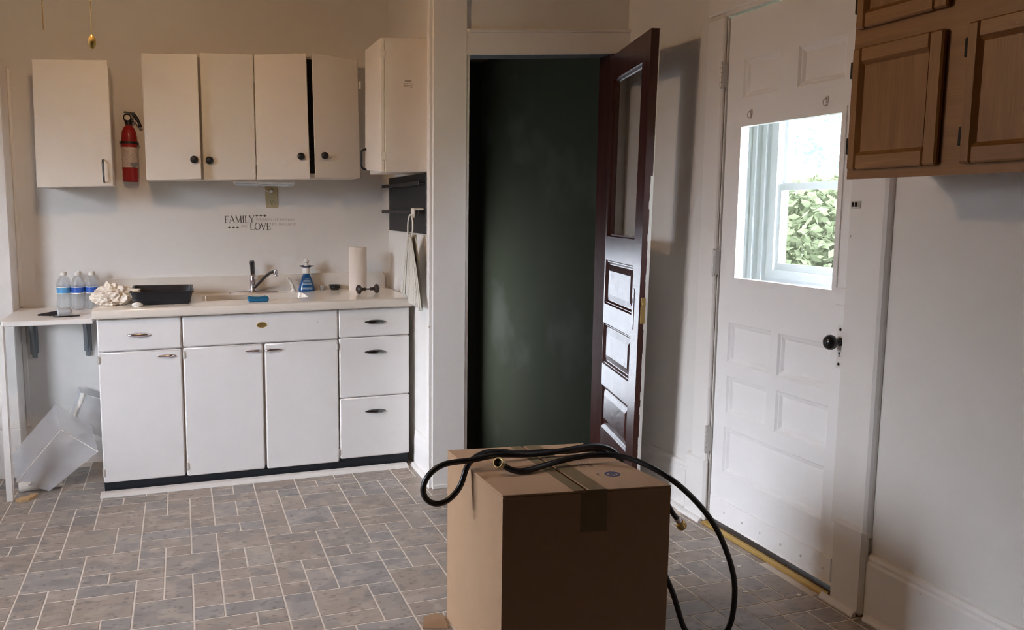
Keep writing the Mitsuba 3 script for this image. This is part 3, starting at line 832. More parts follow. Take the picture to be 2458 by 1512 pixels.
put(S + '__faucet__aerator', lathe([(0, 0), (0.010, 0), (0.011, 0.004), (0.009, 0.012), (0.011, 0.014), (0.0125, 0.03), (0.009, 0.040), (0, 0.041)], tuple(sp[-1] - np.array([0, 0, 0.026]))), 'mat_chrome', 40)
put(S + '__sprayer', cat(lathe([(0, 0), (0.020, 0), (0.018, 0.006), (0.012, 0.010), (0.011, 0.014), (0, 0.014)], (0.602, 4.97, ctop(.6))), tube([(0.602, 4.97, ctop(.6) + .01), (0.592, 4.968, ctop(.6) + .045), (0.582, 4.965, ctop(.6) + .062)], [.009, .009, .011], 12),
                         tube([(0.586, 4.965, ctop(.6) + .062), (0.566, 4.955, ctop(.6) + .078)], [.011, .008], 12)), 'mat_whiteplastic', 40)

# ------------------------------------------------------------------ things on the sink
t = thing('dish_soap_bottle')
tag(t, 'blue dish soap bottle with white pump collar right of the faucet', 'bottle')
o = np.array([0.676, 4.965, ctop(0.676)])
bt = lathe([(0, 0), (0.044, 0), (0.047, 0.004), (0.0465, 0.012), (0.040, 0.040), (0.030, 0.072), (0.020, 0.096), (0.018, 0.106), (0, 0.106)], o, squash=(1, 0.62))
put(t + '__body', bt, 'mat_soap', 40)
put(t + '__collar', lathe([(0, 0.104), (0.0205, 0.104), (0.0215, 0.106), (0.021, 0.136), (0.018, 0.139), (0, 0.139)], o), 'mat_whiteplastic', 40)
put(t + '__flange', lathe([(0, 0.137), (0.012, 0.137), (0.024, 0.140), (0.040, 0.148), (0.041, 0.150), (0.022, 0.1475), (0, 0.147)], o), 'mat_navy', 40)
put(t + '__pump_top', lathe([(0, 0.146), (0.012, 0.146), (0.010, 0.155), (0.009, 0.164), (0.016, 0.168), (0.016, 0.176), (0.010, 0.182), (0.006, 0.190), (0, 0.192)], o), 'mat_whiteplastic', 40)


def on_bottle(z0, z1, a0, a1):
    vs, fs, n = [], [], 9
    for q, z in enumerate(np.linspace(z0, z1, 5)):
        r = np.interp(z, [0.012, 0.040, 0.072, 0.096], [0.0465, 0.040, 0.030, 0.020]) + 0.0006
        for a in np.linspace(a0, a1, n):
            vs.append(o + np.array([r * math.cos(a), r * 0.62 * math.sin(a), z]))
    for q in range(4):
        for k in range(n - 1):
            b = q * n + k
            fs += [[b, b + 1, b + n + 1], [b, b + n + 1, b + n]]
    return trimesh.Trimesh(vs, fs, process=False)


put(t + '__label', cat(on_bottle(0.038, 0.052, -2.35, -0.80), on_bottle(0.056, 0.066, -2.2, -.95), on_bottle(0.07, 0.076, -2.0, -1.15), on_bottle(0.012, 0.024, -2.25, -0.85)), 'mat_soaplabel', True)

t = thing('sink_strainer')
tag(t, 'small dark round sink strainer on the ledge right of the blue soap bottle', 'strainer')
o2 = (0.842, 4.985, ctop(0.842))
put(t + '__cup', lathe([(0, 0.001), (0.020, 0.0), (0.024, 0.004), (0.028, 0.022), (0.036, 0.028), (0.037, 0.031), (0.030, 0.031), (0.024, 0.026), (0.018, 0.006), (0, 0.005)], o2), 'mat_chrome_dark', 40)
put(t + '__rubber_seal', lathe([(0.026, 0.012), (0.030, 0.012), (0.031, 0.018), (0.028, 0.020), (0.026, 0.012)], o2), 'mat_black', True)

t = thing('drinking_glass')
tag(t, 'tiny clear glass beside the blue soap bottle', 'glass')
put(t + '__cup', lathe([(0, 0.002), (0.014, 0.0), (0.016, 0.030), (0.0145, 0.030), (0.0128, 0.004), (0, 0.004)], (0.770, 4.99, ctop(0.77))), 'mat_bottle', 40)

t = thing('sponge')
o3 = np.array([0.365, 4.50, ctop(0.365)])
sm = box(-0.050, 0.050, -0.032, 0.032, 0.0, 0.030, 0.007)
sm = sm.subdivide().subdivide()
v = sm.vertices; v[:, 2] -= 0.007 * np.cos(v[:, 0] / 0.05 * 1.5) * (v[:, 2] > 0.015); v[:, 1] *= 1 - 0.12 * np.cos(v[:, 0] / 0.05 * 1.5); sm.vertices = v
sm.apply_transform(trimesh.transformations.rotation_matrix(0.06, (0, 0, 1))); sm.apply_translation(o3)
k = put('sponge', sm, 'mat_sponge', 40)
tag('sponge', 'blue kitchen sponge on the front rim of the sink', 'sponge')

t = thing('paper_towel_roll')
tag(t, 'white paper towel roll standing upright at the right of the sink', 'paper towels')
o4 = (0.953, 4.85, ctop(0.953))
put(t + '__roll', lathe([(0.019, 0.0), (0.049, 0.0), (0.051, 0.002), (0.052, 0.13), (0.051, 0.255), (0.049, 0.257), (0.019, 0.257), (0.019, 0.0)], o4), 'mat_paper', 40)
put(t + '__core', lathe([(0.0175, 0.001), (0.0192, 0.001), (0.0192, 0.2575), (0.0175, 0.2575), (0.0175, 0.001)], o4), 'mat_cardboard', 40)

t = thing('doorknob_pair')
tag(t, 'pair of old brown-black doorknobs joined by their spindle, lying by the paper towels', 'doorknobs')
ax = np.array([0.117, 0.02, 0.0]); ax /= np.linalg.norm(ax)
kc = np.array([0.913, 4.69, ctop(0.92) + 0.0265])
kn = [(0, 0.0), (0.014, 0.001), (0.023, 0.006), (0.0265, 0.014), (0.024, 0.022), (0.015, 0.027), (0.010, 0.030), (0.008, 0.045), (0.0105, 0.048), (0.0105, 0.052), (0, 0.052)]
put(t + '__knob', lathe(kn, kc, ax, 24), 'mat_knobbrown', 40)
put(t + '__knob', lathe(kn, kc + ax * 0.135 + np.array([0, 0, .0009]), -ax, 24), 'mat_knobbrown', 40)
put(t + '__spindle', tube([kc + ax * 0.045, kc + ax * 0.09 + np.array([0, 0, .0004])], 0.0042, 6), 'mat_black')

t = thing('dish_tray')
tag(t, 'black plastic dish drainer tray on the left drainboard', 'dish tray')
tx0, tx1, ty0, ty1, tz = -0.235, 0.050, 4.50, 4.90, ctop(-0.09)
outer = sg.box(tx0 + .012, ty0 + .012, tx1 - .012, ty1 - .012).buffer(0.012, quad_segs=4)
def ring(p, z):
    return np.column_stack([np.array(p.exterior.coords)[:-1], np.full(len(p.exterior.coords) - 1, z)])
rs = [ring(outer.buffer(-0.020), tz), ring(outer.buffer(-0.008), tz + .02), ring(outer.buffer(-0.007), tz + .03), ring(outer, tz + 0.062), ring(outer.buffer(.006), tz + .063), ring(outer.buffer(.006), tz + .068), ring(outer.buffer(-0.004), tz + 0.067), ring(outer.buffer(-0.011), tz + 0.03), ring(outer.buffer(-.024), tz + 0.004)]
ns = min(len(r) for r in rs)
def resample(p, z, n=48):
    L = p.exterior.length
    # start every ring at the same corner
    pts = [p.exterior.interpolate(i / n, normalized=True) for i in range(n)]
    a = np.array([[q.x, q.y] for q in pts]); c = np.array([p.centroid.x, p.centroid.y])
    k = np.argmin(np.abs(np.arctan2(a[:, 1] - c[1], a[:, 0] - c[0])))
    a = np.roll(a, -k, 0)
    if (np.cross(a[0] - c, a[5] - c)) < 0:
        a = a[::-1]
    return np.column_stack([a, np.full(n, z)])
bufs = [(-.020, 0), (-.008, .02), (-.007, .03), (0, .062), (.006, .063), (.006, .068), (-.004, .067), (-.011, .03), (-.024, .004)]
R9 = [resample(outer.buffer(b), tz + z) for b, z in bufs]
ms = [quadstrip(a, b) for a, b in zip(R9, R9[1:])]
for r in (R9[0], R9[-1]):
    ms.append(trimesh.Trimesh(np.vstack([r, r.mean(0)]), [[i, (i + 1) % len(r), len(r)] for i in range(len(r))], process=False))
put(t + '__tray', cat(*ms), 'mat_black', 30)
put(t + '__rib', cat(*[box(tx0 + .03 + i * .03, tx0 + .036 + i * .03, ty0 + .03, ty1 - .03, tz + .004, tz + .010, .001) for i in range(8)]), 'mat_black')

# crumpled plastic bag
bm = trimesh.creation.icosphere(3, 1.0)
bg = np.random.default_rng(21)
v = bm.vertices * (0.80 + 0.42 * (meshkit.noise(bm.vertices * 1.7 + 3, 4)[:, None] - 0.5) + 0.30 * (bg.random((len(bm.vertices), 1)) - 0.5))
v = v * np.array([0.125, 0.095, 0.105])
v[:, 2] = np.maximum(v[:, 2], -0.048 - .004 * bg.random(len(v)))
tip = np.exp(-((bm.vertices - np.array([0.93, -0.15, 0.32])) ** 2).sum(1) / 0.10)
v[:, 0] += 0.060 * tip; v[:, 2] += .012 * tip
tip = np.exp(-((bm.vertices - np.array([-0.30, -0.1, 0.94])) ** 2).sum(1) / 0.06)
v[:, 2] += 0.030 * tip
bm.vertices = v
bm = bm.subdivide()
bm.vertices = bm.vertices + 0.004 * (meshkit.noise(bm.vertices * 90, 6)[:, None] - .5)
bm.apply_scale((0.84, 0.9, 0.74))
bm.apply_translation((-0.318, 4.60, ctop(-0.318) + 0.0405))
put('plastic_bag', bm, 'mat_bag', 12)
tag('plastic_bag', 'crumpled cream plastic bag on the left end of the sink counter', 'bag')
cm = trimesh.creation.icosphere(3, 1.0); v = cm.vertices * (0.7 + 0.6 * meshkit.fbm(cm.vertices * 3, 3, 9))[:, None] * np.array([.024, .02, .013]); cm.vertices = v + np.array([-0.205, 4.455, ctop(-.2) + .011])
put('crumpled_tissue', cm, 'mat_chip', 25)
tag('crumpled_tissue', 'small crumpled white tissue in front of the black dish tray', 'tissue')

# ------------------------------------------------------------------ wall shelf at the left of the sink
t = thing('wall_shelf')
tag(t, 'worn white shelf on metal brackets and a post, left of the sink cabinet', 'shelf')
sh = sg.Polygon([(-0.798, 5.035), (-0.798, 4.50), (-0.790, 4.47), (-0.768, 4.452), (-0.74, 4.447), (-0.405, 4.472), (-0.405, 5.035)])
m = extrude(sh, 0.019); m.apply_translation((0, 0, 0.846))
put(t + '__board', m, 'mat_trim', 30)
put(t + '__front_edge', hexa((-0.775, 4.440, 0.842), (-0.405, 4.462, 0.842), (-0.405, 4.462, 0.866), (-0.775, 4.440, 0.866), (0, .012, 0), .003), 'mat_trim')
put(t + '__post', box(-0.808, -0.778, 4.455, 4.487, 0.0, 0.846, 0.003), 'mat_trim')
labels[t + '__post'] = {'label': 'square white post under the front corner'}
for bx in (-0.742, -0.486):
    pl = [(4.70, 0.846), (YB, 0.846), (YB, 0.595), (5.035, 0.595), (5.02, 0.64), (4.98, 0.74), (4.90, 0.80), (4.72, 0.83)]
    web = profile_x(pl, bx - 0.004, bx + 0.004)
    br = [web, box(bx - 0.020, bx + 0.020, YB - 0.004, YB, 0.62, 0.846, 0.001), box(bx - 0.020, bx + 0.020, 4.70, YB, 0.842, 0.846, .001)]
    # tapering wings that show from the front
    w = trimesh.convex.convex_hull([(bx - 0.022, 5.01, 0.84), (bx + 0.022, 5.01, 0.84), (bx - 0.010, 5.03, 0.60), (bx + 0.010, 5.03, 0.60), (bx - 0.022, YB, 0.84), (bx + 0.022, YB, 0.84), (bx - 0.012, YB, 0.595), (bx + 0.012, YB, 0.595)])
    put(t + '__bracket', cat(w, *br), 'mat_galv')

# water bottles
def bottle(x, y, label, idx):
    t = thing('water_bottle')
    tag(t, label, 'bottle', 'water bottles on the shelf')
    o = (x, y, 0.866)
    pr = [(0, 0.004), (0.022, 0.0), (0.030, 0.006), (0.0315, 0.02), (0.030, 0.035), (0.0315, 0.045), (0.030, 0.06), (0.0315, 0.075), (0.031, 0.085), (0.031, 0.122), (0.0315, 0.135), (0.027, 0.155), (0.016, 0.172), (0.0125, 0.178), (0.0125, 0.184), (0, 0.184)]
    put(t + '__body', lathe(pr, o, sides=20), 'mat_bottle', 40)
    put(t + '__cap', lathe([(0, 0.180), (0.0145, 0.180), (0.0145, 0.193), (0.013, 0.196), (0, 0.196)], o, sides=18), 'mat_whiteplastic', 40)
    lab = lathe([(0.0318, 0.087), (0.0318, 0.121)], o, sides=24)
    put(t + '__label', lab, 'mat_bluelabel' if idx % 3 else 'mat_lightblue', True)
    put(t + '__label__band', cat(lathe([(0.0321, 0.086), (0.0321, 0.090)], o, sides=24), lathe([(0.0321, 0.118), (0.0321, 0.122)], o, sides=24)), 'mat_whiteplastic', True)


for idx, (x, y, lb) in enumerate((
        (-0.572, 4.885, 'clear water bottle with light blue label, leftmost in the front of the pack'), (-0.506, 4.890, 'clear water bottle with dark blue label, second from left in the front of the pack'),
        (-0.440, 4.895, 'clear water bottle with dark blue label beside the bag, front right of the pack'), (-0.574, 4.952, 'clear water bottle in the rear of the pack, behind the leftmost bottle'),
        (-0.508, 4.957, 'clear water bottle in the rear of the pack, behind the middle bottle'), (-0.442, 4.962, 'clear water bottle in the rear of the pack, nearest the wall and the sink ledge'))):
    bottle(x, y, lb, idx)

t = thing('flashlight')
tag(t, 'small black tool with rounded grey end lying on the shelf before the bottles', 'tool')
g = np.array([-0.545, 4.63, 0.866])
put(t + '__handle', tube([g + (-.110, -.03, .010), g + (-.06, -.018, .012), g + (-.03, -.01, .014)], [0.004, 0.010, 0.012], 12), 'mat_black', 40)
put(t + '__head', lathe([(0, 0.0), (0.014, 0.001), (0.019, 0.006), (0.019, 0.050), (0.017, 0.060), (0.010, 0.066), (0, 0.067)], g + (-.03, -.012, .0195), (1, 0.25, 0.02), 20), 'mat_dullplastic', 40)
put(t + '__cord', tube(spline([g + (-.04, -.05, .003), g + (-.01, -.065, .003), g + (.02, -.055, .003), g + (.05, -.05, .003), g + (.075, -.045, .003)], 24), 0.003, 8), 'mat_black', True)

# clear plastic bins leaning under the shelf
def open_bin(name, label, L, Tt, R, B, depth, wall=0.004):
    """A clear drawer whose base shows its four corners L, T, R, B; the sides run back along depth."""
    t = thing(name)
    tag(t, label, 'plastic bin')
    L, Tt, R, B, dp = (np.asarray(q, float) for q in (L, Tt, R, B, depth))
    n = dp / np.linalg.norm(dp)
    put(t + '__base', hexa(B, R, Tt, L, n * wall, 0.001), 'mat_clear')
    c = (L + Tt + R + B) / 4
    for a, b in ((B, R), (R, Tt), (Tt, L), (L, B)):
        inn = (c - (a + b) / 2); inn /= np.linalg.norm(inn)
        put(t + '__side', hexa(a + n * wall, b + n * wall, b + dp, a + dp, inn * wall, 0.001), 'mat_clear')
    for a, b in ((L, Tt), (Tt, R)):
        put(t + '__rim', tube([a + n * .001, b + n * .001], 0.0022, 8), 'mat_whiteplastic', True)
    return t


open_bin('clear_drawer', 'clear plastic refrigerator drawer tipped on its side under the shelf', (-0.785, 4.59, 0.055), (-0.600, 4.74, 0.265), (-0.425, 4.66, 0.155), (-0.640, 4.555, 0.004), (-0.035, 0.12, 0.11))
t = open_bin('clear_drawer', 'second clear plastic drawer leaning upright against the side of the sink cabinet', (-0.560, 4.90, 0.255), (-0.520, 4.96, 0.40), (-0.410, 4.97, 0.36), (-0.420, 4.90, 0.16), (-0.02, 0.055, 0.03))
put(t + '__grip', tube([(-0.556, 4.93, 0.285), (-0.530, 4.95, 0.345), (-0.512, 4.96, 0.405)], 0.013, 14), 'mat_whiteplastic', True)
put('white_tube', lathe([(0.0, 0.004), (0.020, 0.0), (0.027, 0.006), (0.029, 0.014), (0.027, 0.03), (0.0265, 0.19), (0.020, 0.192), (0.0, 0.192)], (-0.778, 4.60, 0.030), (1.0, 0.10, 0.0), 22), 'mat_whiteplastic', 40)
tag('white_tube', 'short white plastic tube lying on the floor under the clear drawer', 'tube')
wd = sg.Polygon([(-0.800, 4.462), (-0.775, 4.448), (-0.745, 4.455), (-0.725, 4.49), (-0.715, 4.53), (-0.735, 4.535), (-0.76, 4.50), (-0.776, 4.505)])
m = extrude(wd, 0.012); m.apply_translation((0.03, -.012, 0.0))
put('wood_shim', m, 'mat_wedge')
tag('wood_shim', 'broken wooden shim on the floor beside the shelf post', 'wood shim')

# ------------------------------------------------------------------ wall cabinets
def slab_door(key, bl, br, tr, tl, depth=(0, 0.018, 0), mat='mat_cabinet'):
    return put(key, hexa(bl, br, tr, tl, depth, 0.003), mat)


def round_knob(key, at, axis=(0, -1, 0)):
    return put(key, lathe([(0, 0.026), (0.012, 0.025), (0.018, 0.021), (0.0195, 0.016), (0.017, 0.011), (0.008, 0.008), (0.007, 0.0), (0, 0)][::-1], at, axis, 22), 'mat_black', 40)


CY = 4.74
t = thing('wall_cabinet')
tag(t, 'narrow single-door white wall cabinet at the left, beside the fire extinguisher', 'cabinet')
put(t + '__body', hexa((-0.640, CY + .019, 1.497), (-0.315, CY + .019, 1.510), (-0.316, CY + .019, 2.122), (-0.634, CY + .019, 2.102), (0, YB - CY - .019, 0), 0.002), 'mat_cabinet')
k = slab_door(t + '__door', (-0.649, CY, 1.491), (-0.307, CY, 1.506), (-0.308, CY, 2.129), (-0.642, CY, 2.107))
put(k + '__handle', cat(tube(spline([(-0.349, CY, 1.636), (-0.349, CY - .022, 1.625), (-0.348, CY - .024, 1.58), (-0.347, CY - .022, 1.535), (-0.347, CY, 1.524)], 30), 0.0048, 10)), 'mat_chrome_dark', True)

t = thing('wall_cabinet')
tag(t, 'wide white wall cabinet with four doors and round black knobs above the sink', 'cabinet')
put(t + '__body', hexa((-0.152, CY + .022, 1.541), (0.952, CY + .022, 1.582), (0.945, CY + .022, 2.240), (-0.156, CY + .022, 2.176), (0, YB - CY - .022, 0), 0.002), 'mat_cabinet')
cb = t
# each door: hinge side flush, free side standing out by its own amount
k = slab_door(cb + '__door', (-0.149, CY, 1.539), (0.113, CY - .050, 1.552), (0.110, CY - .050, 2.183), (-0.155, CY, 2.174)); round_knob(k + '__knob', (0.080, CY - .044, 1.650))
k = slab_door(cb + '__door', (0.125, CY - .004, 1.549), (0.389, CY, 1.558), (0.387, CY, 2.211), (0.123, CY - .004, 2.198)); round_knob(k + '__knob', (0.156, CY - .003, 1.651))
k = slab_door(cb + '__door', (0.394, CY, 1.558), (0.668, CY - .045, 1.567), (0.656, CY - .045, 2.232), (0.392, CY, 2.211)); round_knob(k + '__knob', (0.620, CY - .039, 1.686))
k = slab_door(cb + '__door', (0.690, CY - .075, 1.573), (0.950, CY, 1.580), (0.940, CY, 2.222), (0.680, CY - .075, 2.232), (.004, 0.019, 0)); round_knob(k + '__knob', (0.744, CY - .062, 1.693))
for z in (1.66, 2.09):
    put(cb + '__hinge', box(0.388, 0.393, CY - .003, CY + .01, z - .025, z + .025, .001), 'mat_hinge')
    put(cb + '__hinge', box(0.949, 0.957, CY - .002, CY + .018, z - .02, z + .02, .001), 'mat_cabinet')
# dark sheet painted as the shaded interior between the third and fourth door
put(cb + '__gap_shade', hexa((0.672, CY + .0205, 1.60), (0.720, CY + .0205, 1.60), (0.716, CY + .0205, 2.21), (0.668, CY + .0205, 2.21), (0, .001, 0), 0), 'mat_dark')

t = thing('under_cabinet_light')
tag(t, 'pale strip light fixture fixed under the wide wall cabinet, above the outlet', 'light fixture')
put(t + '__housing', box(0.28, 0.60, 4.79, 4.90, 1.536, 1.553, 0.004), 'mat_whiteplastic')
put(t + '__diffuser', box(0.29, 0.59, 4.80, 4.89, 1.528, 1.537, 0.003), 'mat_emit_off')
put(t + '__cord', tube(spline([(0.40, 4.89, 1.542), (0.405, 4.96, 1.530), (0.44, 5.02, 1.518), (0.478, 5.03, 1.50)], 24), 0.0028, 8), 'mat_whiteplastic', True)

t = thing('wall_cabinet')
tag(t, 'small white wall cabinet beside the doorway post, showing its plain side panel', 'cabinet')
put(t + '__body', hexa((0.956, 4.152, 1.592), (XS, 4.152, 1.600), (XS, 4.152, 2.254), (0.956, 4.152, 2.238), (0, 0.36, 0), 0.003), 'mat_cabinet')
k = put(t + '__door', hexa((0.934, 4.530, 1.616), (0.936, 4.154, 1.591), (0.936, 4.150, 2.236), (0.934, 4.507, 2.237), (0.019, 0, 0), 0.003), 'mat_cabinet')
put(k + '__handle', tube(spline([(0.935, 4.497, 1.723), (0.911, 4.497, 1.713), (0.908, 4.497, 1.67), (0.911, 4.497, 1.627), (0.935, 4.497, 1.617)], 26), 0.006, 10), 'mat_black', True)
for z in (1.67, 2.16):
    put(k + '__hinge', box(0.933, 0.958, 4.148, 4.1515, z - .02, z + .02, .001), 'mat_cabinet')
put(t + '__sticker', cat(box(1.056, 1.090, 4.1505, 4.152, 2.034, 2.044), *[box(1.050, 1.096, 4.1508, 4.152, z, z + .004) for z in (2.024, 2.016, 2.008)]), 'mat_decalpale')

# oak cabinet on the right wall
OX = 1.89
t = thing('oak_cabinet')
tag(t, 'oak wall cabinet with recessed-panel doors hanging at the upper right', 'cabinet')
put(t + '__carcass', cat(box(OX + 0.02, XR, 1.05, 2.018, 1.534, 2.46, 0.002)), 'mat_oak_v')
Mo = frame_matrix((OX, 0, 0), (0, 1, 0), (0, 0, 1), (-1, 0, 0))
holes = [(1.665, 1.99, 1.56, 1.87), (1.31, 1.60, 1.56, 1.87), (1.665, 1.99, 1.97, 2.40), (1.31, 1.60, 1.97, 2.40)]
ff = sg.box(1.05, 1.514, 2.028, 2.46)
m = extrude(ff, 0.02); m.apply_translation((0, 0, -0.02))
put(t + '__face_frame', moved(m, Mo), 'mat_oak_h')


DOORS = [0]


def oak_door(y0, y1, z0, z1, hinge_left):
    th, st, rl = 0.019, 0.045, 0.043
    a, b, c, d = y0 + st, y1 - st * .75, z0 + rl, z1 - rl
    fr = sg.box(y0, z0, y1, z1).difference(sg.box(a, c, b, d))
    k = t + '__door' + ('_%03d' % DOORS[0] if DOORS[0] else '')
    DOORS[0] += 1
    for p, q in ((y0, a), (b, y1)):
        put(k + '__stile', moved(box(p, q, z0, z1, 0.0, th, 0.005), Mo), 'mat_oak_v')
    put(k + '__rail', moved(cat(*[box(a, b, z0, c, 0.0, th - .0005, 0.004)]), Mo), 'mat_oak_h')
    put(k + '__rail', moved(cat(*[box(a, b, d, z1, 0.0, th - .0005, 0.004)]), Mo), 'mat_oak_h')
    pn = nested([rect_ring(a, b, c, d, 0.001), rect_ring(a, b, c, d, th - .003), rect_ring(a + .008, b - .008, c + .008, d - .008, 0.0075), rect_ring(a + .009, b - .009, c + .009, d - .009, 0.007)])
    put(k + '__panel', moved(pn, Mo), 'mat_oak_v')
    for z in (z0 + 0.07, z1 - 0.06):
        y = y1 + 0.004
        put(k + '__hinge', moved(cat(box(y - .006, y + .006, z - 0.024, z + 0.024, 0.0, 0.014, 0.002)), Mo), 'mat_dark')


oak_door(1.694, 2.016, 1.541, 1.893, True)
oak_door(1.318, 1.622, 1.541, 1.893, True)
oak_door(1.690, 2.012, 1.948, 2.44, True)
oak_door(1.318, 1.620, 1.948, 2.44, True)

# ------------------------------------------------------------------ small things on the walls
t = thing('fire_extinguisher')
tag(t, 'red fire extinguisher with white label hung between the two left wall cabinets', 'fire extinguisher')
ex, ey, ez = -0.237, 4.995, 1.537
put(t + '__cylinder', lathe([(0, 0.0), (0.036, 0.0), (0.0385, 0.004), (0.0390, 0.015), (0.0385, 0.235), (0.035, 0.262), (0.026, 0.284), (0.016, 0.296), (0.014, 0.31), (0, 0.31)], (ex, ey, ez)), 'mat_red', True)
put(t + '__label', lathe([(0.0395, 0.075), (0.0395, 0.182)], (ex, ey, ez), sides=36), 'mat_extlabel', True)
put(t + '__strap', cat(lathe([(0.0390, 0.200), (0.0400, 0.200), (0.0400, 0.212), (0.0390, 0.212)], (ex, ey, ez)), box(ex - .048, ex - .036, ey - .01, ey + .02, ez + .198, ez + .214, .003), box(ex + .036, ex + .046, ey - .01, ey + .02, ez + .198, ez + .214, .003)), 'mat_black', 40)
put(t + '__valve', cat(lathe([(0, 0.30), (0.016, 0.30), (0.017, 0.315), (0.013, 0.325), (0, 0.325)], (ex, ey, ez)), box(ex - .02, ex + .026, ey - .01, ey + .01, ez + .316, ez + .334, .004)), 'mat_black', 40)
put(t + '__gauge', lathe([(0, 0.012), (0.014, 0.011), (0.016, 0.008), (0.016, 0), (0, 0)][::-1], (ex - .004, ey - .010, ez + .335), (0, -1, 0.1), 20), 'mat_paper', 40)
put(t + '__gauge__ring', lathe([(0.014, 0.0), (0.021, 0.002), (0.021, 0.010), (0.015, 0.013), (0.014, 0)], (ex - .004, ey - .010, ez + .335), (0, -1, 0.1), 20), 'mat_black', 40)
put(t + '__lever', trimesh.convex.convex_hull([(ex - .022, ey - .008, ez + .362), (ex - .022, ey + .008, ez + .362), (ex + .028, ey - .008, ez + .352), (ex + .028, ey + .008, ez + .352), (ex - .018, ey - .008, ez + .370), (ex - .018, ey + .008, ez + .370), (ex + .034, ey - .008, ez + .366), (ex + .034, ey + .008, ez + .366)]), 'mat_black')
put(t + '__handle', cat(tube(spline([(ex + .022, ey, ez + .36), (ex + .035, ey, ez + .345), (ex + .048, ey, ez + .318), (ex + .058, ey, ez + .292)], 16), [.009] * 16, 8), ), 'mat_black', True)
put(t + '__grip', tube(spline([(ex + .020, ey, ez + .332), (ex + .036, ey, ez + .322), (ex + .050, ey, ez + .300)], 12, 0) if False else [(ex + .020, ey, ez + .330), (ex + .036, ey, ez + .320), (ex + .052, ey, ez + .296)], .0055, 8), 'mat_steel', True)
put(t + '__bracket', box(ex - .02, ex + .02, ey + .036, YB, ez + .12, ez + .26, .003), 'mat_black')

t = thing('electrical_outlet')
tag(t, 'yellowed double electrical outlet on the back wall under the wide wall cabinet', 'outlet')
ox, oz = 0.497, 1.475
put(t + '__plate', hexa((0.464, YB - .006, 1.410), (0.532, YB - .006, 1.412), (0.530, YB - .006, 1.541), (0.461, YB - .006, 1.539), (0, .0055, 0), .002), 'mat_outlet')
for z in (1.506, 1.443):
    put(t + '__socket', lathe([(0, 0.0025), (0.016, 0.002), (0.017, 0)], (0.497, YB - .006, z), (0, -1, 0), 22, (1, .86)), 'mat_outlet', 40)
    put(t + '__socket__slots', cat(box(.4895, .4915, YB - .0092, YB - .0084, z - .001, z + .008), box(.5025, .5045, YB - .0092, YB - .0084, z, z + .007), lathe([(0, .0005), (.0028, .0004), (.0028, 0)], (.497, YB - .0086, z - .007), (0, -1, 0), 10)), 'mat_dark')
put(t + '__plug', cat(box(.484, .503, YB - .030, YB - .008, 1.492, 1.510, .004)), 'mat_whiteplastic')


# lettering decal: FAMILY where life begins and LOVE never ends, serif capitals from strokes
def serif_text(text, height):
    G = {'F': ([((.15, 0), (.15, 1), .13), ((.15, .96), (.62, .96), .05), ((.15, .52), (.5, .52), .05), ((.62, .8), (.62, .98), .04), ((.02, .02), (.3, .02), .04)], .66),
         'A': ([((.04, 0), (.36, 1), .05), ((.36, 1), (.70, 0), .13), ((.16, .34), (.58, .34), .05), ((-.04, .02), (.16, .02), .04), ((.56, .02), (.84, .02), .04)], .80),
         'M': ([((.10, 0), (.14, 1), .05), ((.14, 1), (.45, .06), .12), ((.45, .06), (.78, 1), .05), ((.80, 0), (.78, 1), .13), ((.0, .02), (.2, .02), .04), ((.66, .02), (.94, .02), .04)], .96),
         'I': ([((.15, 0), (.15, 1), .13), ((.02, .02), (.28, .02), .04), ((.02, .98), (.28, .98), .04)], .32),
         'L': ([((.15, 0), (.15, 1), .13), ((.15, .03), (.62, .03), .05), ((.62, .02), (.64, .24), .04), ((.02, .98), (.28, .98), .04)], .66),
         'Y': ([((.02, 1), (.34, .46), .13), ((.66, 1), (.34, .46), .05), ((.34, 0), (.34, .5), .12), ((.2, .02), (.48, .02), .04), ((-.06, .98), (.16, .98), .04), ((.54, .98), (.76, .98), .04)], .74),
         'V': ([((.02, 1), (.36, 0), .13), ((.36, 0), (.70, 1), .05), ((-.06, .98), (.16, .98), .04), ((.58, .98), (.8, .98), .04)], .76),
         'E': ([((.15, 0), (.15, 1), .13), ((.15, .96), (.6, .96), .05), ((.15, .52), (.48, .52), .05), ((.15, .03), (.62, .03), .05), ((.60, .8), (.60, .98), .04), ((.62, .02), (.64, .22), .04), ((.02, .02), (.2, .02), .04)], .68)}
    x, polys = 0.0, []
    for ch in text:
        if ch == 'O':
            ring_ = affinity.scale(sg.Point(0, 0).buffer(1, quad_segs=12), .42, .52).difference(affinity.scale(sg.Point(0, 0).buffer(1, quad_segs=12), .30, .46))
            polys.append(affinity.translate(ring_, x + .44, .5)); x += .92
            continue
        st, adv = G[ch]
        for a, b, w in st:
            polys.append(affinity.translate(sg.LineString([a, b]).buffer(w / 2, cap_style=2), x, 0))
        x += adv
    from shapely import union_all
    return affinity.scale(union_all(polys), height, height, origin=(0, 0)), x * height


def on_back(poly, x, z, rot=0.0, th=0.0012):
    m = extrude(poly, th)
    m.apply_transform(frame_matrix((0, 0, 0), (1, 0, 0), (0, 0, 1), (0, -1, 0)))
    m.apply_transform(trimesh.transformations.rotation_matrix(-rot, (0, 1, 0)))
    m.apply_translation((x, YB, z))
    return m


